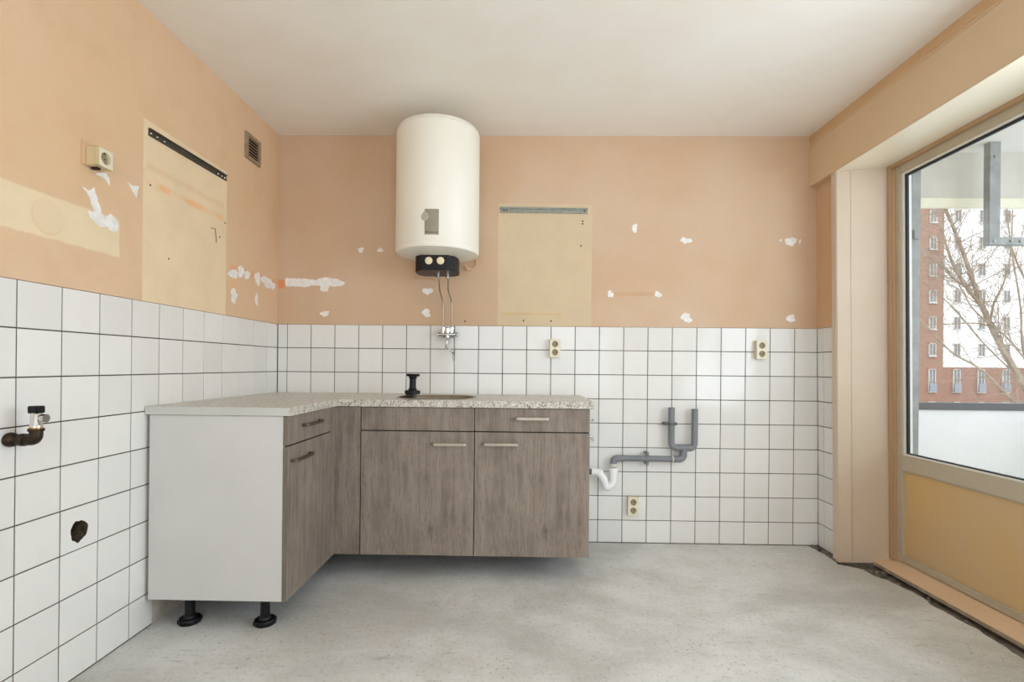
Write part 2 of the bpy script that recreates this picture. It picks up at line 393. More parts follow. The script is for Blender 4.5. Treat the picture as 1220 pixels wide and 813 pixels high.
# finer ragged edge
fine = []
for (a, b) in zip(edge, edge[1:]):
    for s in range(4):
        t = s/4; fine.append((a[0]*(1-t)+b[0]*t+rnd.uniform(-.005, .005), a[1]*(1-t)+b[1]*t))
fine.append((3.49, RY-.1))
bm = B(); prism(bm, [(-.12, .12)] + [(3.385, .12)] + fine[1:] + [(-.12, RY-.1)], 'z', -.038, 0.0)
floor = struct('floor', bm, 'floor')
bm = B(); box(bm, -.12, 3.78, RY-.1, .12, -.16, -.038); obj('subfloor', bm, 'subfloor', floor)
bm = B()
for i in range(150):
    t = rnd.random(); yy = -.3-t*4.2 if i > 30 else rnd.uniform(-.23, 0)
    xx = rnd.uniform(3.49, 3.60) if i > 30 else rnd.uniform(3.365, 3.39)
    r = rnd.uniform(.004, .014); s = bmesh.ops.create_icosphere(bm, subdivisions=1, radius=r)
    for v in s['verts']: v.co = v.co*rnd.uniform(.7, 1.25)+Vector((xx, yy, -.036+r*.5 if i > 30 else .002))
rb = obj('rubble', bm, 'rubble', floor); rb['kind'] = 'stuff'
# small chips lying on the floor
for k, (x, y) in enumerate([(2.385, -1.98), (2.83, -2.05)]):
    bm = B(); s = bmesh.ops.create_icosphere(bm, subdivisions=1, radius=.011)
    for v in s['verts']: v.co = Vector((v.co.x*rnd.uniform(.7, 1.3)+x, v.co.y*rnd.uniform(.6, 1.2)+y, v.co.z*.5+.004))
    o = obj('concrete_chip', bm, 'rubble', origin=(x, y, 0)); tag(o, 'dark concrete chip on the bare floor, ' + ('the one nearer the cabinets' if k == 0 else 'the one nearer the window sill'), 'debris')

bm = B(); box(bm, -.12, 3.78, RY-.1, .12, H, H+.12); ceiling = struct('ceiling', bm, 'ceiling')
# back wall: upper plaster stands almost flush with the tile face, the tile bed is recessed
bm = B(); box(bm, -.12, 3.80, .002, .12, TZ, H); box(bm, -.12, 3.80, .009, .12, -.16, TZ)
wall_back = struct('wall_back', bm, 'wall_back')
bm = B(); box(bm, 0, 3.42, .0035, .0095, 0, TZ-.001); tag(obj('grout', bm, 'grout', wall_back), None)
# left wall with the round pipe hole
HY, HZ = -1.425, .512
def ragged(cy, cz, ry, rz, n=32):
    g = random.Random(3); out = []
    for k in range(n):
        t = 2*PI*k/n; q = 1+.05*math.sin(3*t+1)+.04*math.sin(7*t)+g.uniform(-.04, .04)
        if 4.4 < t < 4.9: q += .07
        out.append((cy+math.cos(t)*ry*q, cz+math.sin(t)*rz*q))
    return out
hole = ragged(HY, HZ, .035, .037)
bm = B(); box(bm, -.12, -.002, RY-.1, .12, TZ, H)
a0, a1, b0, b1 = HY-.06, HY+.06, HZ-.06, HZ+.06
box(bm, -.12, -.009, RY-.1, a0, -.16, TZ); box(bm, -.12, -.009, a1, .12, -.16, TZ)
box(bm, -.12, -.009, a0, a1, -.16, b0); box(bm, -.12, -.009, a0, a1, b1, TZ)
O, I, D = rect_ring(bm, (a0, a1, b0, b1), hole, lambda a, b, h: (-.009-h, a, b), .1); bm.faces.new(D)
wall_left = struct('wall_left', bm, 'wall_left')
bm = B(); rect_ring(bm, (a0, a1, b0, b1), hole, lambda a, b, h: (-.0035-h, a, b), .0055)
box(bm, -.0095, -.0035, RY, a0, 0, TZ-.001); box(bm, -.0095, -.0035, a1, -1.069, 0, TZ-.001); box(bm, -.0095, -.0035, -1.069, 0, .80, TZ-.001)
box(bm, -.0095, -.0035, a0, a1, 0, b0); box(bm, -.0095, -.0035, a0, a1, b1, TZ-.001)
obj('grout', bm, 'grout', wall_left)
bm = B(); box(bm, -.0095, -.0045, -1.068, 0, 0, .799); obj('bare_plaster', bm, 'raw_plaster', wall_left)
bm = B()   # raw lining of the hole
ring0 = [bm.verts.new((-.0005, HY+(a-HY)*.985, HZ+(b-HZ)*.985)) for a, b in hole]
ring1 = [bm.verts.new((-.045, HY+(a-HY)*.9, HZ+(b-HZ)*.88)) for a, b in hole]
ring2 = [bm.verts.new((-.10, HY+(a-HY)*.8, HZ+(b-HZ)*.8)) for a, b in hole]
for p, q in ((ring0, ring1), (ring1, ring2)):
    for k in range(32): bm.faces.new((p[k], p[(k+1) % 32], q[(k+1) % 32], q[k]))
tag(obj('pipe_hole', bm, 'hole', wall_left), 'ragged round hole broken through a white tile')
bm = B(); bm.faces.new([bm.verts.new((-.099, HY+(a-HY)*.8, HZ+(b-HZ)*.8)) for a, b in hole]); obj('hole_bottom', bm, 'vent_dark', wall_left)  # dark cap; the shade deep in the hole is put in as colour

# ---- tiles
G = .0021; P = .152
def tile_mesh(w_, h_):
    """tile in local a (width), b (height); face towards +h; returns verts builder usable on any wall"""
    t = .006; bv = .0012; a = w_/2; b = h_/2
    v = [(-a, -b, 0), (a, -b, 0), (a, b, 0), (-a, b, 0), (-a, -b, t-bv), (a, -b, t-bv), (a, b, t-bv), (-a, b, t-bv),
         (-a+bv, -b+bv, t), (a-bv, -b+bv, t), (a-bv, b-bv, t), (-a+bv, b-bv, t)]
    f = [(0, 1, 5, 4), (1, 2, 6, 5), (2, 3, 7, 6), (3, 0, 4, 7), (4, 5, 9, 8), (5, 6, 10, 9), (6, 7, 11, 10), (7, 4, 8, 11), (8, 9, 10, 11)]
    me = bpy.data.meshes.new('tile'); me.from_pydata(v, [], f); me.materials.append(M['tile']); me.update(); return me
cache = {}
def put_tile(wall, ca, cb, w_, h_, place):
    key = (round(w_, 4), round(h_, 4))
    if key not in cache: cache[key] = tile_mesh(w_, h_)
    o = bpy.data.objects.new('tile', cache[key]); C.objects.link(o); o.parent = wall
    o.matrix_local = place(ca, cb) @ Matrix.Rotation(rnd.gauss(0, .0016), 4, 'X') @ Matrix.Rotation(rnd.gauss(0, .0016), 4, 'Y')
rows = [(0.003, .1435)] + [(.1435+P*k, .1435+P*(k+1)) for k in range(7)] + [(1.2075, TZ)]
def back_place(a, b): return Matrix(((1, 0, 0, a), (0, 0, -1, .0066), (0, 1, 0, b), (0, 0, 0, 1)))
X0 = .0613
cols = [(0.001, X0)] + [(X0+P*i, X0+P*(i+1)) for i in range(21)] + [(X0+P*21, 3.392)]
for (x0, x1) in cols:
    for (z0, z1) in rows:
        if z1 < .80 and x1 < 1.80: continue           # bare wall behind the cabinets
        rw = x1 if x1 < 3.39 else 3.392+.0145*(2.24-z0)-.013
        put_tile(wall_back, (x0+rw)/2, (z0+z1)/2, rw-x0-2*G, z1-z0-2*G, back_place)
def left_place(a, b): return Matrix(((0, 0, 1, -.0066), (1, 0, 0, a), (0, 1, 0, b), (0, 0, 0, 1)))
A0 = .1297
lc = [(-.001, -A0)] + [(-A0-P*j, -A0-P*(j+1)) for j in range(32)]
for j, (y0, y1) in enumerate(lc):
    for (z0, z1) in rows:
        yy0 = y0
        if z1 < .80:
            if y0 > -1.0: continue
            if j == 7: yy0 = -1.068
        if y1 < HY < yy0 and z0 < HZ < z1:
            bm = B(); rect = (y1+G, yy0-G, z0+G, z1-G)
            O, I, D = rect_ring(bm, rect, hole, lambda a, b, h: (-.0004-h, a, b), .006)
            O2 = [bm.verts.new((-.0064, v.co.y, v.co.z)) for v in O]
            for k in range(32): bm.faces.new((O[k], O[(k+1) % 32], O2[(k+1) % 32], O2[k]))
            tag(obj('tile', bm, 'tile', wall_left), 'white tile with a ragged pipe hole broken through it'); continue
        put_tile(wall_left, (yy0+y1)/2, (z0+z1)/2, yy0-y1-2*G, z1-z0-2*G, left_place)
# extra cut tile ends against the corner of row j=6 behind the cabinet: the lower rows stop there

# right wall: stub beside the back corner, tiled low down
bm = B(); box(bm, 3.3795, 3.775, -.235, .12, TZ, 2.26); box(bm, 3.386, 3.775, -.235, .12, .004, TZ)
box(bm, 3.3795, 3.775, RY-.1, -3.30, -.16, 2.26); lean(bm)
wall_right = struct('wall_right', bm, 'wall_plain')
bm = B(); box(bm, 3.3805, 3.387, -.21, 0, 0, TZ-.001); lean(bm); obj('grout', bm, 'grout', wall_right)
sl = math.atan(.0145)
def right_place(a, b):
    x = 3.3835+.0145*(2.24-b)
    return Matrix.Translation((x, a, b)) @ Matrix.Rotation(sl, 4, 'Y').inverted() @ Matrix(((0, 0, -1, 0), (-1, 0, 0, 0), (0, 1, 0, 0), (0, 0, 0, 1)))
for (y0, y1) in ((-.001, -.062), (-.062, -.205)):
    for (z0, z1) in rows: put_tile(wall_right, (y0+y1)/2, (z0+z1)/2, y0-y1-2*G, z1-z0-2*G-.0005, right_place)

bm = B(); prism(bm, [(3.342, H), (3.342, 2.50), (3.336, 2.49), (3.336, 2.241), (3.645, 2.266), (3.775, 2.266), (3.775, H)], 'y', RY-.1, .0015)
beam = struct('trim_1', bm, 'beam'); tag(beam, 'deep peach lintel beam above the window wall')
bm = B(); prism(bm, [(3.335, H), (3.335, 2.515), (3.343, 2.508), (3.343, H)], 'y', RY, .001); obj('cove_band', bm, 'beam_band', beam)
bm = B(); prism(bm, [(3.338, 2.2405), (3.338, 2.2385), (3.628, 2.2620), (3.628, 2.2640)], 'y', -3.3, -.2495); obj('lit_underside', bm, 'beam_under', beam)  # thin sheet carrying the underside's painted-in outside light
bm = B(); box(bm, 3.340, 3.425, -.254, -.205, -.005, 2.244, .004); lean(bm); post = struct('trim_2', bm, 'jamb'); tag(post, 'pale peach corner post between the tiled stub and the window recess')
bm = B(); box(bm, 3.42, 3.645, -.250, -.23, -.005, 2.262); lean(bm); obj('reveal_board', bm, 'jamb', post)
# sill board over a dark gap
bm = B(); prism(bm, [(3.576, -.010), (3.578, .006), (3.700, .026), (3.74, .026), (3.74, -.010)], 'y', -3.3, -.2495); sill = struct('trim_3', bm, 'sill'); tag(sill, 'long peach painted sill board under the window wall')
bm = B(); box(bm, 3.573, 3.578, -3.3, -.2495, -.012, .004); obj('worn_edge', bm, 'sill_edge', sill)
bm = B(); box(bm, 3.62, 3.78, -3.3, -.236, -.16, -.010); obj('foot_block', bm, 'subfloor', sill)
bm = B(); box(bm, 3.40, 3.775, -.236, .12, -.16, .003); obj('foot_block', bm, 'subfloor', wall_right)

# unseen rear wall; its wide window is added for the rear fill light
bm = B()
for q in ((-.12, .30, -.16, H), (3.1, 3.78, -.16, H), (.30, 3.1, -.16, .58), (.30, 3.1, 2.32, H)): box(bm, q[0], q[1], RY-.12, RY, q[2], q[3])
wall_rear = struct('wall_rear', bm, 'wall_plain')
w2 = thing('window_2', (1.7, RY-.06, .58), None, None); w2['kind'] = 'structure'
bm = B()
for q in ((.30, .36, .58, 2.32), (3.04, 3.1, .58, 2.32), (.36, 3.04, .58, .64), (.36, 3.04, 2.26, 2.32), (1.67, 1.73, .64, 2.26)): box(bm, q[0], q[1], RY-.09, RY-.03, q[2], q[3], .004)
obj('frame', bm, 'sash', w2)
for x0, x1 in ((.36, 1.67), (1.73, 3.04)):
    bm = B(); box(bm, x0, x1, RY-.065, RY-.06, .64, 2.26); obj('pane', bm, 'glass', w2)

# ---- window wall on the right: three bays
w1 = thing('window_1', (3.68, -.28, .03), None, None); w1['kind'] = 'structure'
bm = B(); box(bm, 3.630, 3.662, -.277, -.250, .028, 2.27, .003); box(bm, 3.630, 3.662, -3.3, -.277, 2.247, 2.272, .003); box(bm, 3.638, 3.662, -.285, -.2765, .028, 2.24, .002)
box(bm, 3.630, 3.662, -3.30, -3.27, .028, 2.27, .003); lean(bm); obj('fixed_frame', bm, 'trim', w1)
bays = [(-.283, -1.38), (-1.38, -2.33), (-2.33, -3.27)]
for (ya, yb) in bays:
    bm = B(); x0, x1 = 3.654, 3.712
    box(bm, x0, x1, ya-.038, ya, .03, 2.248, .003); box(bm, x0, x1, yb, yb+.038, .03, 2.248, .003)
    box(bm, x0, x1, yb+.038, ya-.038, 2.203, 2.248, .003); box(bm, x0, x1, yb+.038, ya-.038, .545, .628, .003)
    box(bm, x0+.006, x1, yb+.038, ya-.038, .03, .062, .003); lean(bm); fr_ = obj('sash_frame', bm, 'sash', w1)
    bm = B(); bx0, bx1 = 3.664, 3.706
    box(bm, bx0, bx1, ya-.051, ya-.038, .628, 2.203); box(bm, bx0, bx1, yb+.038, yb+.051, .628, 2.203)
    box(bm, bx0, bx1, yb+.051, ya-.051, 2.192, 2.203); box(bm, bx0, bx1, yb+.051, ya-.051, .628, .637); lean(bm); obj('glazing_bead', bm, 'bead', fr_)
    bm = B(); gx0, gx1 = 3.670, 3.682
    box(bm, gx0, gx1, ya-.064, ya-.0505, .637, 2.192); box(bm, gx0, gx1, yb+.0505, yb+.064, .637, 2.192)
    box(bm, gx0, gx1, yb+.064, ya-.064, 2.180, 2.192); box(bm, gx0, gx1, yb+.064, ya-.064, .637, .6435); lean(bm); obj('gasket', bm, 'gasket', fr_)
    bm = B(); box(bm, 3.684, 3.688, yb+.045, ya-.045, .632, 2.20); lean(bm); obj('pane', bm, 'glass', fr_)
    bm = B(); box(bm, 3.672, 3.69, yb+.038, ya-.038, .062, .545); lean(bm); obj('lower_panel', bm, 'panel', fr_)
    bm = B(); box(bm, 3.655, 3.672, yb+.038, ya-.038, .060, .068, .002); box(bm, 3.66, 3.675, yb+.038, ya-.038, .538, .546, .002); lean(bm); obj('panel_bead', bm, 'sash', fr_)

# ------------------------------------------------------------------ filler patches on the plaster (parts of the walls)
def blob(wall, ca, cz, ra, rz, seed, n=26, spike=.25):
    g = random.Random(seed); ph = [g.uniform(0, 6.28) for _ in range(4)]
    pts = []
    for k in range(n):
        t = 2*PI*k/n
        q = 1+.16*math.sin(2*t+ph[0])+.13*math.sin(3*t+ph[1])+.1*math.sin(5*t+ph[2])+g.uniform(-spike, spike)*.5
        pts.append((ca+math.cos(t)*ra*q, cz+math.sin(t)*rz*q))
    poly(wall, pts)
def poly(wall, pts, h=None, mat='filler'):
    h = h or rnd.uniform(.0013, .0021)
    bm = B()
    if wall is wall_back: prism(bm, pts, 'y', .002-h, .0022)
    else: prism(bm, pts, 'x', -.0022, -.002+h)
    return obj('filler_patch', bm, mat, wall)
def rough_line(pts, g, step=.006, amp=.004):
    out = []
    m = len(pts)
    for i in range(m):
        a, b = Vector(pts[i]), Vector(pts[(i+1) % m]); k = max(1, int((b-a).length/step))
        for s in range(k):
            q = a.lerp(b, s/k); out.append((q.x+g.uniform(-amp, amp), q.y+g.uniform(-amp, amp)))
    return out
g = random.Random(11)
poly(wall_back, rough_line([(.048, 1.598), (.045, 1.648), (.075, 1.652), (.10, 1.646), (.16, 1.648), (.24, 1.638), (.25, 1.645), (.30, 1.656), (.34, 1.650), (.38, 1.646), (.405, 1.632), (.425, 1.622), (.415, 1.603), (.36, 1.598), (.325, 1.604), (.32, 1.568), (.29, 1.562), (.268, 1.572), (.27, 1.60), (.22, 1.603), (.18, 1.594), (.13, 1.596)], g, .007, .003))
for (a, z, ra, rz, sd) in [(.300, 1.425, .024, .020, 1), (.526, 1.83, .017, .017, 2), (.649, 1.831, .015, .015, 3), (.952, 1.573, .030, .022, 4), (.945, 1.435, .028, .024, 5),
        (2.252, 1.978, .018, .024, 6), (2.573, 1.902, .032, .020, 7), (3.222, 1.899, .032, .030, 8), (2.104, 1.563, .018, .022, 9), (2.402, 1.562, .024, .016, 10),
        (2.578, 1.418, .031, .030, 12), (3.228, 1.420, .024, .026, 13), (3.16, 1.905, .008, .010, 14), (3.28, 1.90, .007, .014, 15)]:
    blob(wall_back, a, z, ra, rz, sd)
poly(wall_left, [(-1.375, 1.785), (-1.35, 1.800), (-1.325, 1.806), (-1.31, 1.790), (-1.308, 1.765), (-1.325, 1.780), (-1.345, 1.785)])
poly(wall_left, [(-1.225, 1.812), (-1.20, 1.805), (-1.165, 1.815), (-1.170, 1.797), (-1.178, 1.763), (-1.192, 1.780), (-1.205, 1.792)])
poly(wall_left, rough_line([(-1.425, 1.72), (-1.40, 1.718), (-1.375, 1.735), (-1.362, 1.70), (-1.348, 1.662), (-1.350, 1.632), (-1.375, 1.65), (-1.388, 1.67), (-1.40, 1.70)], g, .01, .003))
poly(wall_left, rough_line([(-1.405, 1.643), (-1.37, 1.648), (-1.345, 1.652), (-1.33, 1.636), (-1.315, 1.612), (-1.335, 1.603), (-1.36, 1.606), (-1.385, 1.618)], g, .01, .003))
poly(wall_left, rough_line([(-1.33, 1.645), (-1.305, 1.662), (-1.275, 1.65), (-1.266, 1.62), (-1.28, 1.60), (-1.31, 1.602), (-1.325, 1.62)], g, .01, .003))
for (a, z, ra, rz, sd) in [(-.495, 1.585, .036, .028, 21), (-.424, 1.612, .030, .030, 22), (-.360, 1.606, .034, .022, 23), (-.245, 1.602, .036, .032, 24), (-.135, 1.600, .055, .036, 25), (-.06, 1.59, .022, .024, 28),
        (-.487, 1.468, .030, .034, 26), (-.256, 1.478, .016, .030, 27)]:
    blob(wall_left, a, z, ra, rz, sd)
# screw holes left in the cream area
for (x, z) in [(1.925, 2.02), (1.925, 2.003), (1.917, 1.865), (1.56, 1.392), (1.732, 1.39), (1.19, 1.385)]:
    bm = B(); lathe(bm, [(.0, 0), (.005, 0), (.005, .0014), (0, .0014)], (x, .0018, z), (0, -1, 0), 10); obj('screw_hole', bm, 'pin', wall_back)
for (x, z) in [(-1.103, 1.842), (-.575, 1.835), (-.62, 1.75), (-.99, 1.56)]:
    bm = B(); lathe(bm, [(0, 0), (.004, 0), (.004, .0014), (0, .0014)], (-.0018, x, z), (1, 0, 0), 10); obj('screw_hole', bm, 'pin', wall_left)
bm = B(); tube(bm, [(-.001, -.695, 1.775), (-.0008, -.672, 1.781), (-.0008, -.658, 1.782), (-.0006, -.655, 1.76), (-.0008, -.648, 1.715)], .0015, 6); obj('wire_end', bm, 'brass_dark', wall_left)

# ------------------------------------------------------------------ cabinets
DT, DB, SP = .887, .127, .766      # fronts: top, bottom, split
def leg_bm(bm, x, y, z0, z1, flip=False):
    """adjustable plinth foot; foot disc at z0, top flange at z1"""
    s = 1 if not flip else -1; a = z0 if not flip else z1
    L = z1-z0
    lathe(bm, [(.0, 0), (.041, 0), (.043, .004), (.043, .018), (.040, .022), (.026, .024), (.022, .034), (.0195, .036), (.0185, L-.03), (.023, L-.026), (.024, L-.016), (.036, L-.014), (.039, L-.009), (.039, L), (0, L)], (x, y, a), (0, 0, s), 24)
    for k in range(10):
        t = 2*PI*k/10; c = (x+.0425*math.cos(t), y+.0425*math.sin(t)); zz = (a+.003*s, a+.019*s)
        tube(bm, [(c[0], c[1], zz[0]), (c[0], c[1], zz[1])], .0035, 6)
    return bm
def handle(parent, axis, a0, a1, face, z, out=-1, mat='satin'):
    """flat bar handle with turned-back ends; axis 'x' (door faces -y) or 'y' (door faces +x)"""
    bm = B(); pr_ = .028; th = .005; hh = .0065
    prof = [(a0, 0), (a0, pr_-.008), (a0+.012, pr_), (a1-.012, pr_), (a1, pr_-.008), (a1, 0), (a1-.012, 0), (a1-.014, pr_-.013), (a1-.02, pr_-.007), (a0+.02, pr_-.007), (a0+.014, pr_-.013), (a0+.012, 0)]
    prism(bm, [(a, face-d) if axis == 'x' else (face+d, a) for a, d in prof], 'z', z-hh, z+hh)
    return obj('handle', bm, mat, parent)
def cab(loc, label): return thing('base_cabinet', loc, label, 'cabinet', None)
# left run
cA = cab((.3, -.88, 0), 'narrow base cabinet along the left wall showing its off-white side panel')
bm = B(); box(bm, .016, .571, -1.117, -1.099, DB, .889, .001); obj('side_panel', bm, 'carcass', cA)
bm = B(); box(bm, .016, .571, -1.099, -.645, DB, .889); obj('carcass', bm, 'gap', cA)
bm = B(); box(bm, .573, .591, -1.116, -.650, SP+.003, DT, .001); d1 = obj('drawer_front', bm, 'oak', cA)
bm = B(); box(bm, .5731, .5905, -1.1172, -1.1158, SP+.003, DT); obj('edge_band', bm, 'oak_edge', d1)
bm = B(); box(bm, .573, .591, -1.116, -.650, DB, SP-.003, .001); d2 = obj('door', bm, 'oak', cA)
bm = B(); box(bm, .5731, .5905, -1.1172, -1.1158, DB, SP-.003); obj('edge_band', bm, 'oak_edge', d2)
handle(d1, 'y', -.985, -.795, .591, .838, mat='dark_handle'); handle(d2, 'y', -1.092, -.902, .591, .702, mat='dark_handle')
for (x, y) in ((.145, -1.045), (.468, -1.045), (.145, -.70), (.39, -.70)): obj('leg', leg_bm(B(), x, y, 0, DB), 'black_plastic', cA, smooth=True)
# corner unit
cB = cab((.3, -.32, 0), 'corner base cabinet with plain filler panels where the two runs meet')
bm = B(); box(bm, .016, .571, -.643, -.012, DB, .889); box(bm, .571, .722, -.57, -.012, DB, .889); obj('carcass', bm, 'gap', cB)
bm = B(); box(bm, .573, .591, -.647, -.591, DB, DT, .001); obj('filler_strip', bm, 'oak', cB)
bm = B(); box(bm, .574, .722, -.590, -.572, DB, DT, .001); obj('filler_panel', bm, 'oak', cB)
for (x, y) in ((.145, -.06), (.40, -.45), (.62, -.20), (.62, -.06)): obj('leg', leg_bm(B(), x, y, 0, DB), 'black_plastic', cB, smooth=True)
# sink cabinet and right cabinet
for (x0, x1, lab, drawer) in ((.7265, 1.3095, 'grey oak base cabinet under the sink with a plain blind drawer front', False), (1.3125, 1.901, 'grey oak base cabinet at the right end with handled drawer above its door', True)):
    c = cab(((x0+x1)/2, -.3, 0), lab)
    bm = B(); box(bm, x0+.001, x1-.001, -.570, -.012, DB, .889 if drawer else .775)
    obj('carcass', bm, 'gap', c)
    if not drawer:
        for xa in (x0+.001, x1-.019): bm = B(); box(bm, xa, xa+.018, -.570, -.012, .775, .889); obj('side_panel', bm, 'carcass', c)
    else:
        bm = B(); box(bm, x1-.0012, x1, -.570, -.012, DB, .889); obj('side_panel', bm, 'carcass', c)
    bm = B(); box(bm, x0+.0005, x1-.0005, -.590, -.572, SP+.003, DT, .001); dr = obj('drawer_front', bm, 'oak', c)
    bm = B(); box(bm, x0+.0005, x1-.0005, -.590, -.572, DB, SP-.003, .001); dd = obj('door', bm, 'oak', c)
    if drawer: handle(dr, 'x', 1.515, 1.691, -.590, .837); handle(dd, 'x', 1.351, 1.534, -.590, .7045)
    else: handle(dd, 'x', 1.092, 1.270, -.590, .701)
    for x in (x0+.08, x1-.08):
        for y in (-.20, -.07): obj('leg', leg_bm(B(), x, y, 0, DB), 'black_plastic', c, smooth=True)

# worktop: L shape with an opening for the sink
TT, TB = .925, .8905
wt = thing('worktop', (.95, -.3, TB), 'speckled L-shaped stone-look worktop across all base cabinets', 'worktop')
SX0, SX1, SY0, SY1 = .868, 1.282, -.505, -.165
def rrect(x0, x1, y0, y1, r, n=32):
    out = []; cx, cy = (x0+x1)/2, (y0+y1)/2; hw, hh = (x1-x0)/2-r, (y1-y0)/2-r
    for k in range(n):
        t = 2*PI*k/n; c, s = math.cos(t), math.sin(t); m = max(abs(c), abs(s))
        px, py = c/m*(hw+r), s/m*(hh+r); qx = max(-hw, min(hw, px)); qy = max(-hh, min(hh, py))
        dx, dy = px-qx, py-qy; L = math.hypot(dx, dy) or 1
        if L > 1e-9 and (abs(dx) > 0 or abs(dy) > 0): px, py = qx+dx/L*r, qy+dy/L*r
        out.append((cx+px, cy+py))
    return out
bm = B(); loop = rrect(SX0, SX1, SY0, SY1, .13, 64)
yb_ = -.0015; yf = -.605
O, I, D = rect_ring(bm, (.80, 1.35, yf, yb_), loop, lambda a, b, h: (a, b, TT-h), TT-TB)
def quad(bm, x0, x1, y0, y1, z): bm.faces.new([bm.verts.new(p) for p in ((x0, y0, z), (x1, y0, z), (x1, y1, z), (x0, y1, z))])
box(bm, .0015, .603, -1.122, yf, TB, TT); box(bm, .0015, .80, yf, yb_, TB, TT); box(bm, 1.35, 1.918, yf, yb_, TB, TT)
bm.faces.new([bm.verts.new(p) for p in ((.80, yf, TB), (1.35, yf, TB), (1.35, yf, TT), (.80, yf, TT))])
bm.faces.new([bm.verts.new(p) for p in ((.80, yf, TB), (1.35, yf, TB), (1.35, yf+.06, TB), (.80, yf+.06, TB))])
bmesh.ops.remove_doubles(bm, verts=bm.verts[:], dist=.0001)
obj('slab', bm, 'terrazzo', wt)
bm = B(); box(bm, .0015, .597, -1.1255, -1.1221, TB+.0005, TT-.0008, .001); tag(obj('end_strip', bm, 'strip', wt), 'plain pale grey edging strip on the end of the worktop')
bm = B(); box(bm, 1.9185, 1.921, yf+.002, yb_, TB+.001, TT-.001); obj('end_strip', bm, 'terrazzo', wt)

# sink bowl set in the opening
sk = thing('sink', ((SX0+SX1)/2, -.335, TT), 'round-cornered stainless steel sink sunk into the worktop', 'sink')
bm = B()
loops = []
for (dx, z, rr) in ((.012, .0008, .140), (.006, .0026, .136), (-.002, .0022, .13), (-.006, -.004, .127), (-.012, -.10, .12), (-.045, -.128, .09), (-.15, -.134, .02)):
    loops.append([bm.verts.new((a, b, TT+z)) for a, b in rrect(SX0-dx, SX1+dx, SY0-dx, SY1+dx, rr, 64)])
for p, q in zip(loops, loops[1:]):
    for k in range(64): bm.faces.new((p[k], p[(k+1) % 64], q[(k+1) % 64], q[k]))
bm.faces.new(loops[-1]); obj('bowl', bm, 'steel', sk, smooth=True)
bm = B(); lathe(bm, [(.0, .0), (.028, .0), (.038, .002), (.042, .0005), (.043, 0)], ((SX0+SX1)/2, -.335, TT-.1345), (0, 0, 1), 28, False); obj('strainer', bm, 'chrome', sk, smooth=True)
# spare cabinet foot standing on the rim
bm = B(); leg_bm(bm, 0, 0, 0, .118); bmesh.ops.rotate(bm, verts=bm.verts[:], cent=(0, 0, 0), matrix=Matrix.Rotation(.02, 3, 'Y'))
bmesh.ops.translate(bm, verts=bm.verts[:], vec=(.915, -.245, TT+.0105))
o = obj('cabinet_foot', bm, 'black_plastic', origin=(.915, -.245, TT), smooth=True); tag(o, 'loose black plastic cabinet foot standing on the sink rim', 'cabinet foot')
bm = B(); lathe(bm, [(.0, 0), (.05, 0), (.052, .004), (.044, .009), (.0, .0105)], (.925, -.25, TT+.0027), (0, 0, 1), 32)
o = obj('drain_cover', bm, 'chrome', origin=(.925, -.25, TT), smooth=True); tag(o, 'shiny round drain cover lying on the sink rim under the black foot', 'drain cover')

# ------------------------------------------------------------------ water heater
HX, HYc, HR = 1.057, -.262, .238
wh = thing('water_heater', (HX, HYc, 1.61), 'tall white cylindrical electric water heater hung below the ceiling', 'water heater')
bm = B(); lathe(bm, [(0, 2.458), (HR-.03, 2.458), (HR-.012, 2.452), (HR-.003, 2.44), (HR, 2.425), (HR, 1.768), (HR-.0015, 1.766), (HR-.0015, 1.7645), (HR, 1.7625), (HR, 1.752), (HR-.006, 1.742), (HR-.03, 1.737), (.13, 1.720), (0, 1.716)], (HX, HYc, 0), (0, 0, 1), 96)
tank = obj('tank', bm, 'enamel', wh, smooth=True)
bm = B(); lathe(bm, [(HR-.002, 2.4265), (HR+.0006, 2.4265), (HR+.0006, 2.4285), (HR-.002, 2.4285)], (HX, HYc, 0), (0, 0, 1), 96, False); obj('seam', bm, 'enamel_seam', tank, smooth=True)
def curved(bm, pts2, r, h=.0008):
    """flat shape (arc length, z) laid round the tank; angle 0 faces -y"""
    m = len(pts2)
    fr_ = [bm.verts.new((HX+math.sin(a/r)*(r+h), HYc-math.cos(a/r)*(r+h), z)) for a, z in pts2]
    bk = [bm.verts.new((HX+math.sin(a/r)*(r-.002), HYc-math.cos(a/r)*(r-.002), z)) for a, z in pts2]
    bm.faces.new(fr_)
    for i in range(m): bm.faces.new((fr_[i], fr_[(i+1) % m], bk[(i+1) % m], bk[i]))
bm = B(); a0, a1 = -.032, .044; nseg = 10
for i in range(nseg):
    p, q = a0+(a1-a0)*i/nseg, a0+(a1-a0)*(i+1)/nseg; curved(bm, [(p, 1.800), (q, 1.800), (q, 1.937), (p, 1.937)], HR)
plate = obj('label_plate', bm, 'plate_grey', wh)
bm = B(); dp = []
for k in range(28):
    t = 2*PI*k/28; q = .021; s = 1-.45*max(0, math.sin(t))**2
    dp.append((-.030+math.cos(t)*q*s, 1.895+math.sin(t)*q*(1.45 if math.sin(t) > 0 else 1.0)))
curved(bm, dp, HR, .0016); obj('drop_emblem', bm, 'drop', plate)
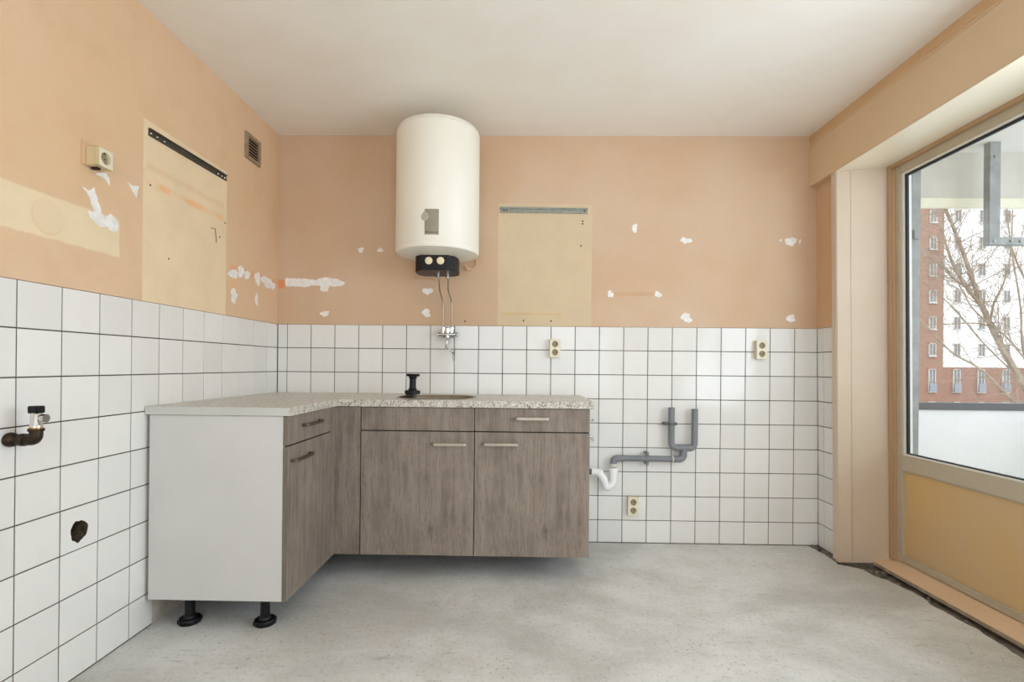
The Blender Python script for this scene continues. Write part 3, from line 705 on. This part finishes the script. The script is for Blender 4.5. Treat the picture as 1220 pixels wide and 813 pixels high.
def text(body, size, loc, rot, mat, parent, name='lettering', ex=.0003):
    c = bpy.data.curves.new(name, 'FONT'); c.body = body; c.size = size; c.extrude = ex; c.align_x = 'CENTER'; c.resolution_u = 2
    o = bpy.data.objects.new(name, c); C.objects.link(o); dg = bpy.context.evaluated_depsgraph_get()
    me = bpy.data.meshes.new_from_object(o.evaluated_get(dg)); bpy.data.objects.remove(o)
    Mx = Matrix.Translation(Vector(loc)-W[parent.name]) @ rot; me.transform(Mx); me.materials.append(M[mat])
    q = bpy.data.objects.new(name, me); C.objects.link(q); q.parent = parent; W[q.name] = W[parent.name]; return q
rx = Matrix.Rotation(PI/2, 4, 'X')
ang = .006/HR+.03
text('Inventum', .0155, (HX+.012, HYc-HR-.0012, 1.8085), Matrix.Rotation(.05, 4, 'Z') @ rx, 'print_red', plate)
bm = B(); curved(bm, [(-.026, 1.809), (-.018, 1.809), (-.022, 1.821)], HR, .0016); obj('emblem', bm, 'print_red', plate)
bm = B(); tube(bm, [(HX-.02, HYc-.2, 1.7368), (HX+.012, HYc-.2, 1.7365)], .0012, 5); tube(bm, [(HX-.018, HYc-.178, 1.7318), (HX+.022, HYc-.178, 1.7315)], .0012, 5); q_ = obj('lettering', bm, 'print_grey', tank); q_['kind'] = 'stuff'
HZ0 = 1.634
oc = [(-.072, -.112), (.072, -.112), (.108, -.078), (.122, -.03), (.122, .05), (.09, .09), (-.09, .09), (-.122, .05), (-.122, -.03), (-.108, -.078)]
bm = B(); prism(bm, [(HX+a, HYc+b) for a, b in oc], 'z', HZ0, 1.732); bmesh.ops.bevel(bm, geom=bm.edges[:], offset=.003, segments=2, affect='EDGES')
hs = obj('control_housing', bm, 'black_hous', wh)
for (x, nm) in ((1.027, 0), (1.0925, 1)):
    bm = B(); lathe(bm, [(0, 0), (.0205, 0), (.021, .004), (.0185, .007), (0, .0075)], (x, HYc-.112, 1.687), (0, -1, 0), 28); box(bm, x-.002, x+.002, HYc-.112-.011, HYc-.112-.006, 1.676, 1.698, .001)
    obj('knob', bm, 'knob', hs, smooth=True)
for zb in (1.80, 2.30): bm = B(); box(bm, HX-.13, HX+.13, -.052, -.0005, zb, zb+.04, .003); obj('wall_bracket', bm, 'galv', wh)
# painted cable outlet and cable by the heater
bm = B(); tube(bm, [(1.19, -.02, 1.735), (1.205, -.012, 1.715), (1.235, -.008, 1.71), (1.262, -.007, 1.735), (1.257, -.007, 1.775), (1.225, -.008, 1.775)], .004, 8, bend=.012)
box(bm, 1.195, 1.222, -.02, .0, 1.702, 1.722, .003)
o = obj('cable_stub', bm, 'wall_plain', origin=(1.22, 0, 1.72)); tag(o, 'painted-over cable loop on the wall right of the heater knobs', 'cable')
bm = B(); tube(bm, [(.868, -.0045, 1.745), (.866, -.0045, 1.655), (1.0, -.0045, 1.648)], .0025, 6, bend=.006); lathe(bm, [(0, 0), (.008, 0), (.008, .006), (0, .006)], (.868, .0018, 1.657), (0, -1, 0), 12)
o = obj('cable_stub', bm, 'wall_plain', origin=(.87, 0, 1.66)); tag(o, 'thin painted-over cable on the wall left below the heater', 'cable')

# supply pipes
for (pts, lab) in (([(1.052, -.215, 1.64), (1.052, -.17, 1.62), (1.047, -.12, 1.565), (1.060, -.062, 1.50), (1.060, -.05, 1.335)], 'left chrome supply pipe dropping from the heater to the mixing valve'),
                   ([(1.108, -.215, 1.64), (1.108, -.17, 1.62), (1.098, -.12, 1.565), (1.114, -.062, 1.50), (1.114, -.05, 1.335)], 'right chrome supply pipe dropping from the heater to the mixing valve')):
    t_ = thing('supply_pipe', (pts[-1][0], -.05, 1.33), lab, 'pipe')
    bm = B(); tube(bm, pts, .0050, 12, bend=.02); obj('tube', bm, 'pipe_metal', t_, smooth=True)
    bm = B(); lathe(bm, [(.0, 0), (.011, 0), (.011, .018), (.007, .022), (0, .022)], (pts[-1][0], -.05, 1.322), (0, 0, 1), 6); obj('nut', bm, 'chrome', t_)
    bm = B(); lathe(bm, [(.0, 0), (.010, 0), (.010, .016), (0, .016)], (pts[0][0], pts[0][1], 1.619), (0, 0, 1), 6); obj('nut', bm, 'chrome', t_)
# mixing valve on the tiles
mv = thing('mixing_valve', (1.09, 0, 1.295), 'chrome mixing valve with swan outlet on the tiles below the heater', 'valve')
bm = B(); tube(bm, [(1.042, -.05, 1.297), (1.135, -.05, 1.297)], .013, 14); lathe(bm, [(0, 0), (.016, 0), (.016, .03), (.010, .036), (0, .036)], (1.087, -.05, 1.306), (0, 0, 1), 16)
tube(bm, [(1.060, -.05, 1.29), (1.060, -.05, 1.328)], .010, 12); tube(bm, [(1.114, -.05, 1.29), (1.114, -.05, 1.328)], .010, 12)
lathe(bm, [(0, 0), (.013, 0), (.012, -.02), (.008, -.034), (0, -.034)], (1.087, -.05, 1.29), (0, 0, 1), 14); obj('body', bm, 'chrome', mv, smooth=True)
for x in (1.060, 1.114):
    bm = B(); lathe(bm, [(0, 0), (.019, 0), (.017, .006), (.009, .01), (.009, .045), (0, .045)], (x, -.0005, 1.297), (0, -1, 0), 20); obj('wall_rose', bm, 'chrome', mv, smooth=True)
for (x, s) in ((1.046, -1), (1.131, 1)):
    bm = B(); lathe(bm, [(0, 0), (.006, 0), (.006, .006), (.010, .008), (.011, .012), (.011, .017), (.008, .019), (0, .02)], (x, -.05, 1.297), (s, 0, 0), 12)
    for k in range(4): tube(bm, [(x+s*.014, -.05+.009*math.cos(k*PI/2+.7), 1.297+.009*math.sin(k*PI/2+.7)), (x+s*.014, -.05+.017*math.cos(k*PI/2+.7), 1.297+.017*math.sin(k*PI/2+.7))], .004, 6)
    obj('tap_handle', bm, 'chrome', mv, smooth=True)
bm = B(); tube(bm, [(1.087, -.05, 1.262), (1.080, -.055, 1.232), (1.082, -.07, 1.210), (1.10, -.075, 1.203), (1.122, -.07, 1.192), (1.126, -.06, 1.176)], .006, 10, bend=.012); obj('spout', bm, 'chrome', mv, smooth=True)
bm = B(); tube(bm, [(1.128, -.045, 1.29), (1.128, -.04, 1.20), (1.126, -.05, 1.175), (1.124, -.06, 1.15), (1.132, -.06, 1.13), (1.132, -.055, 1.105)], .0032, 8, bend=.008); obj('drain_tube', bm, 'pipe_metal', mv, smooth=True)

# two stop valves poking out at the right end of the cabinets
for (z, lab, a) in ((.762, 'small chrome stop valve on the tiles just right of the drawer front', .35), (.668, 'lower small chrome stop valve on the tiles right of the cabinet door', -.5)):
    s_ = thing('stop_valve', (1.955, 0, z), lab, 'valve')
    bm = B(); tube(bm, [(1.955, -.0005, z), (1.955, -.05, z)], .011, 12); tube(bm, [(1.945, -.05, z), (1.985, -.05, z+.006)], .009, 12); lathe(bm, [(0, 0), (.018, 0), (.016, .005), (0, .006)], (1.955, -.0003, z), (0, -1, 0), 16); obj('body', bm, 'chrome', s_, smooth=True)
    bm = B(); tube(bm, [(1.983, -.052, z+.006), (1.997, -.06, z+.018 if a > 0 else z-.02)], [.006, .009], 10); obj('lever', bm, 'chrome', s_, smooth=True)

# ------------------------------------------------------------------ grey drain pipes and white siphon
dpipe = thing('drain_pipe', (2.40, 0, .55), 'grey plastic drain pipe with two open upright ends on the tiled wall', 'pipe')
YP = -.048; r = .0195
bm = B(); tube(bm, [(2.478, YP, .858), (2.478, YP, .612), (2.549, YP, .612)], r, 20, cap=False, bend=.045); lathe(bm, [(r-.003, -.0), (r, 0)], (2.478, YP, .858), (0, 0, 1), 20, False)
lathe(bm, [(r-.003, -.05), (r-.003, 0)], (2.478, YP, .858), (0, 0, 1), 20, False); a_ = obj('upright_pipe', bm, 'pvc_grey', dpipe, smooth=True)
bm = B(); tube(bm, [(2.620, YP, .850), (2.620, YP, .608), (2.549, YP, .608)], r, 20, cap=False, bend=.045); lathe(bm, [(r-.003, 0), (r, 0)], (2.620, YP, .850), (0, 0, 1), 20, False)
lathe(bm, [(r-.003, -.05), (r-.003, 0)], (2.620, YP, .850), (0, 0, 1), 20, False); obj('upright_pipe', bm, 'pvc_grey', dpipe, smooth=True)
bm = B(); tube(bm, [(2.553, YP, .622), (2.553, YP, .540), (2.49, YP, .540)], r+.002, 20, bend=.04)
for (x0, x1, z) in ((2.505, 2.60, .610),): tube(bm, [(x0, YP, z), (x1, YP, z)], r+.0028, 20)
obj('tee_fitting', bm, 'pvc_grey', dpipe, smooth=True)
bm = B(); tube(bm, [(2.50, YP, .540), (2.15, YP, .5415)], r-.0005, 20); obj('horizontal_pipe', bm, 'pvc_grey', dpipe, smooth=True)
bm = B(); tube(bm, [(2.19, YP, .541), (2.124, YP, .541), (2.124, YP, .482)], r+.002, 20, bend=.04); obj('elbow', bm, 'pvc_grey', dpipe, smooth=True)
bm = B()
for k in range(7):
    a = -PI*.75+k*PI*.08
bx = B(); bm.free(); lathe(bx, [(r+.0005, 0), (r+.0012, 0), (r+.0012, .032), (r+.0005, .032)], (2.482, YP, .540), (1, 0, 0), 20, False); obj('sticker', bx, 'pvc_label', dpipe, smooth=True)
bx = B(); lathe(bx, [(r+.0025, 0), (r+.003, 0), (r+.003, .022), (r+.0025, .022)], (2.124, YP, .487), (0, 0, 1), 20, False); obj('sticker', bx, 'pvc_label', dpipe, smooth=True)
bx = B(); lathe(bx, [(r+.0005, -.009), (r+.0045, -.009), (r+.0045, .009), (r+.0005, .009)], (2.331, YP, .541), (1, 0, 0), 24); box(bx, 2.323, 2.339, YP-.008, -.0005, .562, .582, .002); box(bx, 2.323, 2.339, YP-.008, -.0005, .500, .520, .002); obj('pipe_clip', bx, 'pvc_grey', dpipe)
bx = B(); lathe(bx, [(r+.0005, -.008), (r+.004, -.008), (r+.004, .008), (r+.0005, .008)], (2.478, YP, .757), (0, 0, 1), 24); box(bx, 2.432, 2.457, YP-.006, -.0005, .749, .765, .002); box(bx, 2.497, 2.512, YP-.006, -.0005, .749, .765, .002); tag(obj('pipe_clip', bx, 'cap', dpipe), 'dark pipe clip')
sp = thing('siphon', (2.08, 0, .35), 'white plastic siphon trap below the end of the grey drain pipe', 'siphon')
bm = B(); tube(bm, [(2.124, YP, .478), (2.124, YP, .385), (2.082, YP, .352), (2.070, YP-.002, .40), (2.052, YP-.004, .432), (2.022, YP-.004, .456), (1.99, YP, .456)], .0225, 20, bend=.03); obj('trap', bm, 'pvc_white', sp, smooth=True)
bm = B(); lathe(bm, [(0, 0), (.0265, 0), (.0265, .022), (.024, .026), (0, .026)], (2.124, YP, .456), (0, 0, 1), 20); obj('union_nut', bm, 'pvc_white', sp, smooth=True); bm = B(); lathe(bm, [(0, 0), (.027, 0), (.027, .02), (0, .02)], (2.044, YP-.004, .442), (-.75, 0, .6), 20); obj('union_nut', bm, 'pvc_white', sp, smooth=True)
bm = B(); tube(bm, [(1.993, YP, .456), (1.955, YP, .456), (1.955, -.0005, .456)], .0175, 16, bend=.02); obj('inlet', bm, 'cap', sp, smooth=True)

# ------------------------------------------------------------------ sockets
def circ(ca, cb, r, n=32): return [(ca+r*math.cos(2*PI*k/n), cb+r*math.sin(2*PI*k/n)) for k in range(n)]
def wells(parent, cells, fn, mat, depth=.012, r=.0195):
    """front cover made of cells each with a round well"""
    bm = B()
    for (a0, a1, b0, b1) in cells:
        O, I, D = rect_ring(bm, (a0, a1, b0, b1), circ((a0+a1)/2, (b0+b1)/2, r), fn, depth)
    bmesh.ops.remove_doubles(bm, verts=bm.verts[:], dist=.00005)
    cov = obj('cover', bm, mat, parent)
    for (a0, a1, b0, b1) in cells:
        ca, cb = (a0+a1)/2, (b0+b1)/2
        bm = B(); bm.faces.new([bm.verts.new(fn(a, b, depth)) for a, b in circ(ca, cb, r)]); wl = obj('well', bm, 'well', parent)
        bm = B()
        for s in (-1, 1):
            bm.faces.new([bm.verts.new(fn(a, b, depth-.0006)) for a, b in circ(ca+s*.0075, cb, .0032, 12)])
            c0 = circ(ca, cb+s*.0185, .004, 12); bm.faces.new([bm.verts.new(fn(a, b, depth*.35)) for a, b in c0])
        ph = obj('pin_hole', bm, 'pin', wl); ph['kind'] = 'stuff'
def double_socket(x, z, lab):
    s_ = thing('wall_socket', (x, 0, z), lab, 'socket', 'cream double sockets on the tiles')
    hw, hh, p = .0325, .057, .036; y0 = -.0005
    bm = B(); box(bm, x-hw, x+hw, -p+.013, y0, z-hh, z+hh, .002); obj('box', bm, 'socket_side', s_)
    bm = B()
    for (x0, x1, z0, z1) in ((x-hw, x-hw+.001, z-hh, z+hh), (x+hw-.001, x+hw, z-hh, z+hh), (x-hw, x+hw, z-hh, z-hh+.001), (x-hw, x+hw, z+hh-.001, z+hh)): box(bm, x0, x1, -p, -p+.0135, z0, z1)
    obj('rim', bm, 'socket', s_)
    cells = [(x-hw+.0005, x+hw-.0005, z-hh+.006, z), (x-hw+.0005, x+hw-.0005, z, z+hh-.006)]
    for zl in (z+hh-.0062, z-hh): bm = B(); box(bm, x-hw, x+hw, -p, -p+.004, zl, zl+.0062, .001); obj('lip', bm, 'socket', s_)
    wells(s_, cells, lambda a, b, h: (a, -p+h, b), 'socket')
double_socket(1.757, 1.218, 'cream double wall socket on the tiles below the cream paint area')
double_socket(3.035, 1.220, 'cream double wall socket high on the tiles near the right corner')
double_socket(2.252, .240, 'cream double wall socket low on the tiles under the white siphon')
s_ = thing('wall_socket', (0, -1.39, 1.835), 'single boxy cream socket high on the peach left wall', 'socket')
bm = B(); box(bm, -.002, .004, -1.432, -1.345, 1.800, 1.885, .001); tag(obj('backing_plate', bm, 'wall_plain', s_), 'painted-over backing plate')
y0, y1, z0, z1, p = -1.420, -1.358, 1.800, 1.866, .052
bm = B(); box(bm, .004, p-.013, y0, y1, z0, z1, .002); obj('box', bm, 'socket_side', s_)
bm = B()
for q in ((y0, y0+.001, z0, z1), (y1-.001, y1, z0, z1), (y0, y1, z0, z0+.001), (y0, y1, z1-.001, z1)): box(bm, p-.014, p, q[0], q[1], q[2], q[3])
obj('rim', bm, 'socket_side', s_)
wells(s_, [(y0+.0005, y1-.0005, z0+.0005, z1-.0005)], lambda a, b, h: (p-h, a, b), 'socket', r=.0215)
bm = B(); box(bm, .006, .03, -1.40, -1.385, 1.793, 1.801, .001); obj('cable_entry', bm, 'pin', s_)

# ------------------------------------------------------------------ angle valve on the left wall
av = thing('angle_valve', (0, -1.673, .868), 'brass elbow with chrome angle valve sticking out of the left tiled wall', 'valve')
y, z = -1.673, .868
bm = B(); lathe(bm, [(0, 0), (.021, 0), (.0225, .006), (.020, .018), (.0135, .024), (.0135, .036), (.019, .038), (.019, .052), (.013, .055), (0, .055)], (0.0002, y, z), (1, 0, 0), 20)
tube(bm, [(.05, y, z), (.085, y, z), (.085, y, z+.034)], .0165, 16, bend=.022); lathe(bm, [(0, 0), (.020, 0), (.020, .008), (0, .008)], (.085, y, z+.027), (0, 0, 1), 20); obj('elbow', bm, 'brass_dark', av, smooth=True)
bm = B(); lathe(bm, [(0, 0), (.0165, 0), (.0165, .005), (0, .005)], (.085, y, z+.035), (0, 0, 1), 20); obj('washer', bm, 'brass', av)
bm = B(); lathe(bm, [(0, 0), (.0155, 0), (.0155, .008), (.0140, .010), (.0140, .042), (.013, .044), (0, .044)], (.085, y, z+.038), (0, 0, 1), 20)
tube(bm, [(.085, y, z+.066), (.108, y, z+.066)], .0085, 14); lathe(bm, [(.006, .0), (.0125, 0), (.0125, .012), (.006, .012)], (.104, y, z+.066), (1, 0, 0), 16); obj('valve_body', bm, 'chrome', av, smooth=True)
bm = B(); box(bm, .070, .100, y-.014, y+.014, z+.081, z+.103, .002); obj('tap_cap', bm, 'black_plastic', av)

# ------------------------------------------------------------------ hanging rails and vent
rl = thing('hanging_rail', (0, -.84, 2.06), 'dark steel cupboard rail screwed across the top of the cream patch, left wall', 'rail')
bm = B()
def lp(t, s): return -1.117+(.547)*t, 2.058+.012*t+s
for (t0, t1, s0, s1, d0, d1) in ((0, 1, -.0155, -.011, 0, .006), (0, 1, .011, .0155, 0, .009), (0, 1, -.011, .011, 0, .003)):
    ya, za = lp(t0, s0); yb, zb = lp(t1, s0); yc, zc = lp(t1, s1); yd, zd = lp(t0, s1)
    prism(bm, [(ya, za), (yb, zb), (yc, zc), (yd, zd)], 'x', -.0018+d0, -.0018+d1)
obj('channel', bm, 'rail_dark', rl)
for t in (.025, .09, .17, .87, .93, .975):
    bm = B(); ya, za = lp(t, 0); lathe(bm, [(0, 0), (.0048, 0), (.004, .002), (0, .0024)], (.0012, ya, za-.003), (1, 0, 0), 12); obj('screw', bm, 'chrome', rl)
rl = thing('hanging_rail', (1.68, 0, 2.085), 'galvanised cupboard rail across the top of the cream patch, back wall', 'rail')
bm = B(); zz = 2.089
for (s0, s1, d) in ((.007, .0165, .010), (-.0165, -.011, .008), (-.011, .007, .003)): prism(bm, [(1.405, zz+s0), (1.955, zz+s0-.006), (1.955, zz+s1-.006), (1.405, zz+s1)], 'y', .0018-d, .0018)
obj('channel', bm, 'galv', rl)
for x in (1.43, 1.447, 1.935): 
    bm = B(); lathe(bm, [(0, 0), (.005, 0), (.004, .002), (0, .0024)], (x, -.0012, zz-.002-.006*(x-1.405)/.55), (0, -1, 0), 12); obj('screw', bm, 'pin', rl)
vt = thing('air_vent', (0, -.318, 2.33), 'small louvred metal air vent near the ceiling on the left wall', 'vent')
y0, y1, z0, z1 = -.398, -.242, 2.254, 2.400
bm = B()
for q in ((y0, y0+.024, z0, z1), (y1-.024, y1, z0, z1), (y0+.024, y1-.024, z0, z0+.02), (y0+.024, y1-.024, z1-.02, z1)): box(bm, -.0018, .010, q[0], q[1], q[2], q[3], .001)
obj('frame', bm, 'vent', vt)
bm = B(); box(bm, -.0018, .0004, y0+.02, y1-.02, z0+.015, z1-.015); obj('backing', bm, 'vent_dark', vt)
for k in range(6):
    zc = z0+.030+k*.0172; bm = B(); prism(bm, [(.0005, zc+.010), (.0095, zc-.001), (.0095, zc-.003), (.0005, zc+.008)], 'y', y0+.024, y1-.024); obj('slat', bm, 'vent', vt)

# ------------------------------------------------------------------ outdoors: balcony
bm = B(); box(bm, 3.775, 5.15, -4.2, .33, -.28, -.13); bf = struct('balcony_floor', bm, 'soffit')
bm = B(); box(bm, 3.775, 5.15, -4.2, .40, 2.565, 2.78); struct('balcony_soffit', bm, 'soffit')
bm = B(); box(bm, 3.775, 5.15, .25, .40, 2.255, 2.566); fa = struct('balcony_beam', bm, 'fascia')
bm = B(); box(bm, 3.775, 5.15, .238, .262, 2.190, 2.256, .004); obj('lower_edge', bm, 'fascia_strip', fa)
bm = B(); box(bm, 3.775, 3.80, .12, .42, -.28, 2.78); struct('outer_wall', bm, 'soffit')
bp = thing('balcony_parapet', (4.6, .29, -.13), 'white balcony parapet with a dark grey handrail seen through the window', 'parapet')
bm = B(); box(bm, 3.80, 5.15, .26, .30, -.13, .838); box(bm, 5.11, 5.15, -4.2, .26, -.13, .838); obj('panel', bm, 'parapet', bp)
bm = B(); box(bm, 3.80, 5.17, .245, .315, .838, .886, .003); box(bm, 5.095, 5.17, -4.2, .245, .838, .886, .003); obj('handrail', bm, 'cap', bp)
pt = thing('steel_post', (4.125, .21, -.13), 'galvanised steel balcony post just outside the window pane', 'post')
bm = B(); box(bm, 4.094, 4.155, .17, .235, -.13, 2.565, .002); obj('post', bm, 'galv_post', pt)
for zb in (.76, 1.96): bm = B(); box(bm, 4.105, 4.14, .155, .172, zb, zb+.06, .002); obj('bracket', bm, 'galv_post', pt)
hb = thing('hanging_bracket', (4.77, .11, 2.565), 'galvanised steel frame hanging from the balcony ceiling', 'bracket')
bm = B(); box(bm, 4.520, 4.590, .085, .13, 1.908, 2.565, .002); obj('upright', bm, 'galv_post', hb)
bm = B(); box(bm, 5.00, 5.07, .085, .13, 1.908, 2.565, .002); obj('upright', bm, 'galv_post', hb)
bm = B(); box(bm, 4.590, 5.00, .09, .13, 1.908, 1.957, .002); obj('crossbar', bm, 'galv_post', hb)
for (x, z) in ((4.553, 2.47), (4.553, 1.93), (4.66, 1.932), (4.72, 1.93)):
    bm = B(); lathe(bm, [(0, 0), (.009, 0), (.009, .005), (0, .006)], (x, .0852, z), (0, -1, 0), 6); obj('bolt', bm, 'galv', hb)

# ---- far apartment building
GZ = -6.6
bm = B(); box(bm, -60, 140, 1.5, 160, GZ-.2, GZ); struct('ground', bm, 'ground')
ab = thing('apartment_building', (50, 52, GZ), 'red brick and white rendered apartment block beyond the tree', 'building')
bm = B(); box(bm, 33, 45.65, 50, 62, GZ, 25.2); box(bm, 45.65, 76, 50.01, 62, GZ, 1.41); obj('brick_wall', bm, 'brick', ab)
bm = B(); box(bm, 45.65, 76, 49.97, 62, 1.41, 25.2); obj('rendered_wall', bm, 'render', ab)
def far_window(x, z0, z1, blue=None, arch=False):
    w_ = .36; bm = B()
    for q in ((x-w_, x-w_+.06, z0, z1), (x+w_-.06, x+w_, z0, z1), (x-w_, x+w_, z0, z0+.06), (x-w_, x+w_, z1-.06, z1), (x-.02, x+.02, z0, z1)): box(bm, q[0], q[1], 49.86, 49.99, q[2], q[3])
    box(bm, x-w_-.06, x+w_+.06, 49.80, 50, z0-.09, z0)
    f = obj('window', bm, 'far_frame', ab)
    bm = B(); box(bm, x-w_+.03, x+w_-.03, 49.93, 49.99, z0+.03, z1-.03); obj('pane', bm, 'far_glass', f)
    if blue: bm = B(); box(bm, x-w_, x+w_, 49.70, 49.76, z0+.02, blue); obj('balustrade', bm, 'far_blue', f)
for c_ in range(-3, 9):
    x = 44.47+2.523*c_
    for r_ in range(8):
        zc = 3.23+2.786*r_; far_window(x, zc-.66, zc+.66)
    far_window(x, -1.15, 1.22, -.27); far_window(x, -4.3, -2.2, -3.4)

# ---- bare tree
tr_ = thing('bare_tree', (13.7, 8, GZ), 'bare leafless tree between the balcony and the apartment block', 'tree')
S = {'A': ([(13.7, GZ), (13.5, -3.5), (12.92, .05), (12.55, .82), (12.14, 1.51), (11.83, 2.14), (11.51, 2.77), (11.25, 3.58), (11.05, 4.17), (10.87, 4.57), (10.56, 5.26), (10.3, 6.2)], [.16, .13, .095, .085, .077, .07, .058, .048, .042, .036, .025, .01]),
 'B': ([(11.72, 2.35), (11.58, 2.57), (11.26, 2.97), (10.96, 3.43), (10.78, 3.98), (10.63, 4.57), (10.48, 5.26)], [.05, .05, .044, .036, .03, .026, .014]),
 'C': ([(11.4, 2.85), (11.1, 3.1), (10.81, 3.43), (10.34, 3.77), (10.0, 4.12)], [.035, .03, .024, .018, .01]),
 'D': ([(11.83, 2.14), (11.79, 2.59), (11.88, 2.96), (11.97, 3.52), (11.92, 4.6)], [.03, .026, .022, .018, .01]),
 'E': ([(13.0, -.4), (12.65, .04), (12.28, .44), (11.52, 1.13), (10.9, 1.5), (10.33, 2.06), (9.9, 2.5)], [.05, .04, .035, .03, .025, .018, .01]),
 'F': ([(11.85, 2.06), (11.51, 2.15), (10.82, 2.12), (10.2, 2.14)], [.024, .018, .014, .007]),
 'G': ([(12.95, .3), (12.46, 1.51), (12.27, 2.43), (12.08, 3.34), (11.8, 4.4)], [.03, .028, .022, .017, .008]),
 'H': ([(13.3, .8), (13.08, 1.88), (12.57, 2.89), (12.17, 3.71), (12.02, 4.6)], [.04, .035, .028, .02, .01]),
 'I': ([(13.0, .9), (12.59, 1.22), (12.0, 1.87), (11.27, 2.42), (10.72, 3.15), (10.3, 3.4)], [.03, .026, .022, .018, .012, .007]),
 'J': ([(13.2, -.6), (13.7, 1.0), (13.9, 2.6), (13.6, 4.4), (13.8, 6.0)], [.06, .055, .045, .03, .01]),
 'K': ([(12.3, 1.1), (11.6, 1.75), (10.95, 2.45), (10.5, 2.75), (10.1, 3.05)], [.024, .02, .016, .012, .006])}
tw = []
g = random.Random(5)
for k_, (pts, rr) in S.items():
    P3 = []; R3 = []; dy = g.uniform(-.5, .5) if k_ != 'A' else 0
    for i, ((a, b), q) in enumerate(zip(pts, rr)):
        q *= .78; P3.append(Vector((a, 8+dy*i/len(pts)+g.uniform(-.03, .03), b))); R3.append(q)
    P4 = []; R4 = []
    for i in range(len(P3)-1):      # Catmull-Rom
        p0, p1, p2, p3 = P3[max(i-1, 0)], P3[i], P3[i+1], P3[min(i+2, len(P3)-1)]
        for s in range(4):
            t = s/4; P4.append(.5*((2*p1)+(-p0+p2)*t+(2*p0-5*p1+4*p2-p3)*t*t+(-p0+3*p1-3*p2+p3)*t**3)); R4.append(R3[i]*(1-t)+R3[i+1]*t)
    P4.append(P3[-1]); R4.append(R3[-1])
    bm = B(); tube(bm, P4, R4, 8); obj('trunk' if k_ == 'A' else 'branch', bm, 'bark', tr_, smooth=True)
    for i in range(3 if k_ != 'A' else 12, len(P4)):
        for s in range(3 if k_ != 'J' else 1):
            tw.append((P4[i], (P4[i]-P4[i-1]).normalized(), min(R4[i]*.5, .016), 0))
bm = B()
def twig(p, d, r, lev):
    n_ = 6; L = g.uniform(.6, 1.5)*(1 if lev == 0 else .55); side = Vector((g.uniform(-1, 1), g.uniform(-.7, .7), g.uniform(-.6, .9))).normalized()
    d = (d*.8+side*.9).normalized(); P_ = [p.copy()]; q = p.copy()
    for i in range(n_):
        d = (d+Vector((g.uniform(-.2, .2), g.uniform(-.2, .2), g.uniform(-.16, .22)))).normalized(); q = q+d*L/n_; P_.append(q.copy())
    tube(bm, P_, [max(.003, r*.7*(1-i/(n_+1))) for i in range(n_+1)], 4, cap=False)
    if lev < 1:
        for i in (2, 3, 4, 5):
            if g.random() < .75: twig(P_[i], d, r*.55, lev+1)
for (p, d, r_, lv) in tw:
    if g.random() < .62: twig(p, d, r_, lv)
o = obj('twigs', bm, 'bark', tr_); o['kind'] = 'stuff'
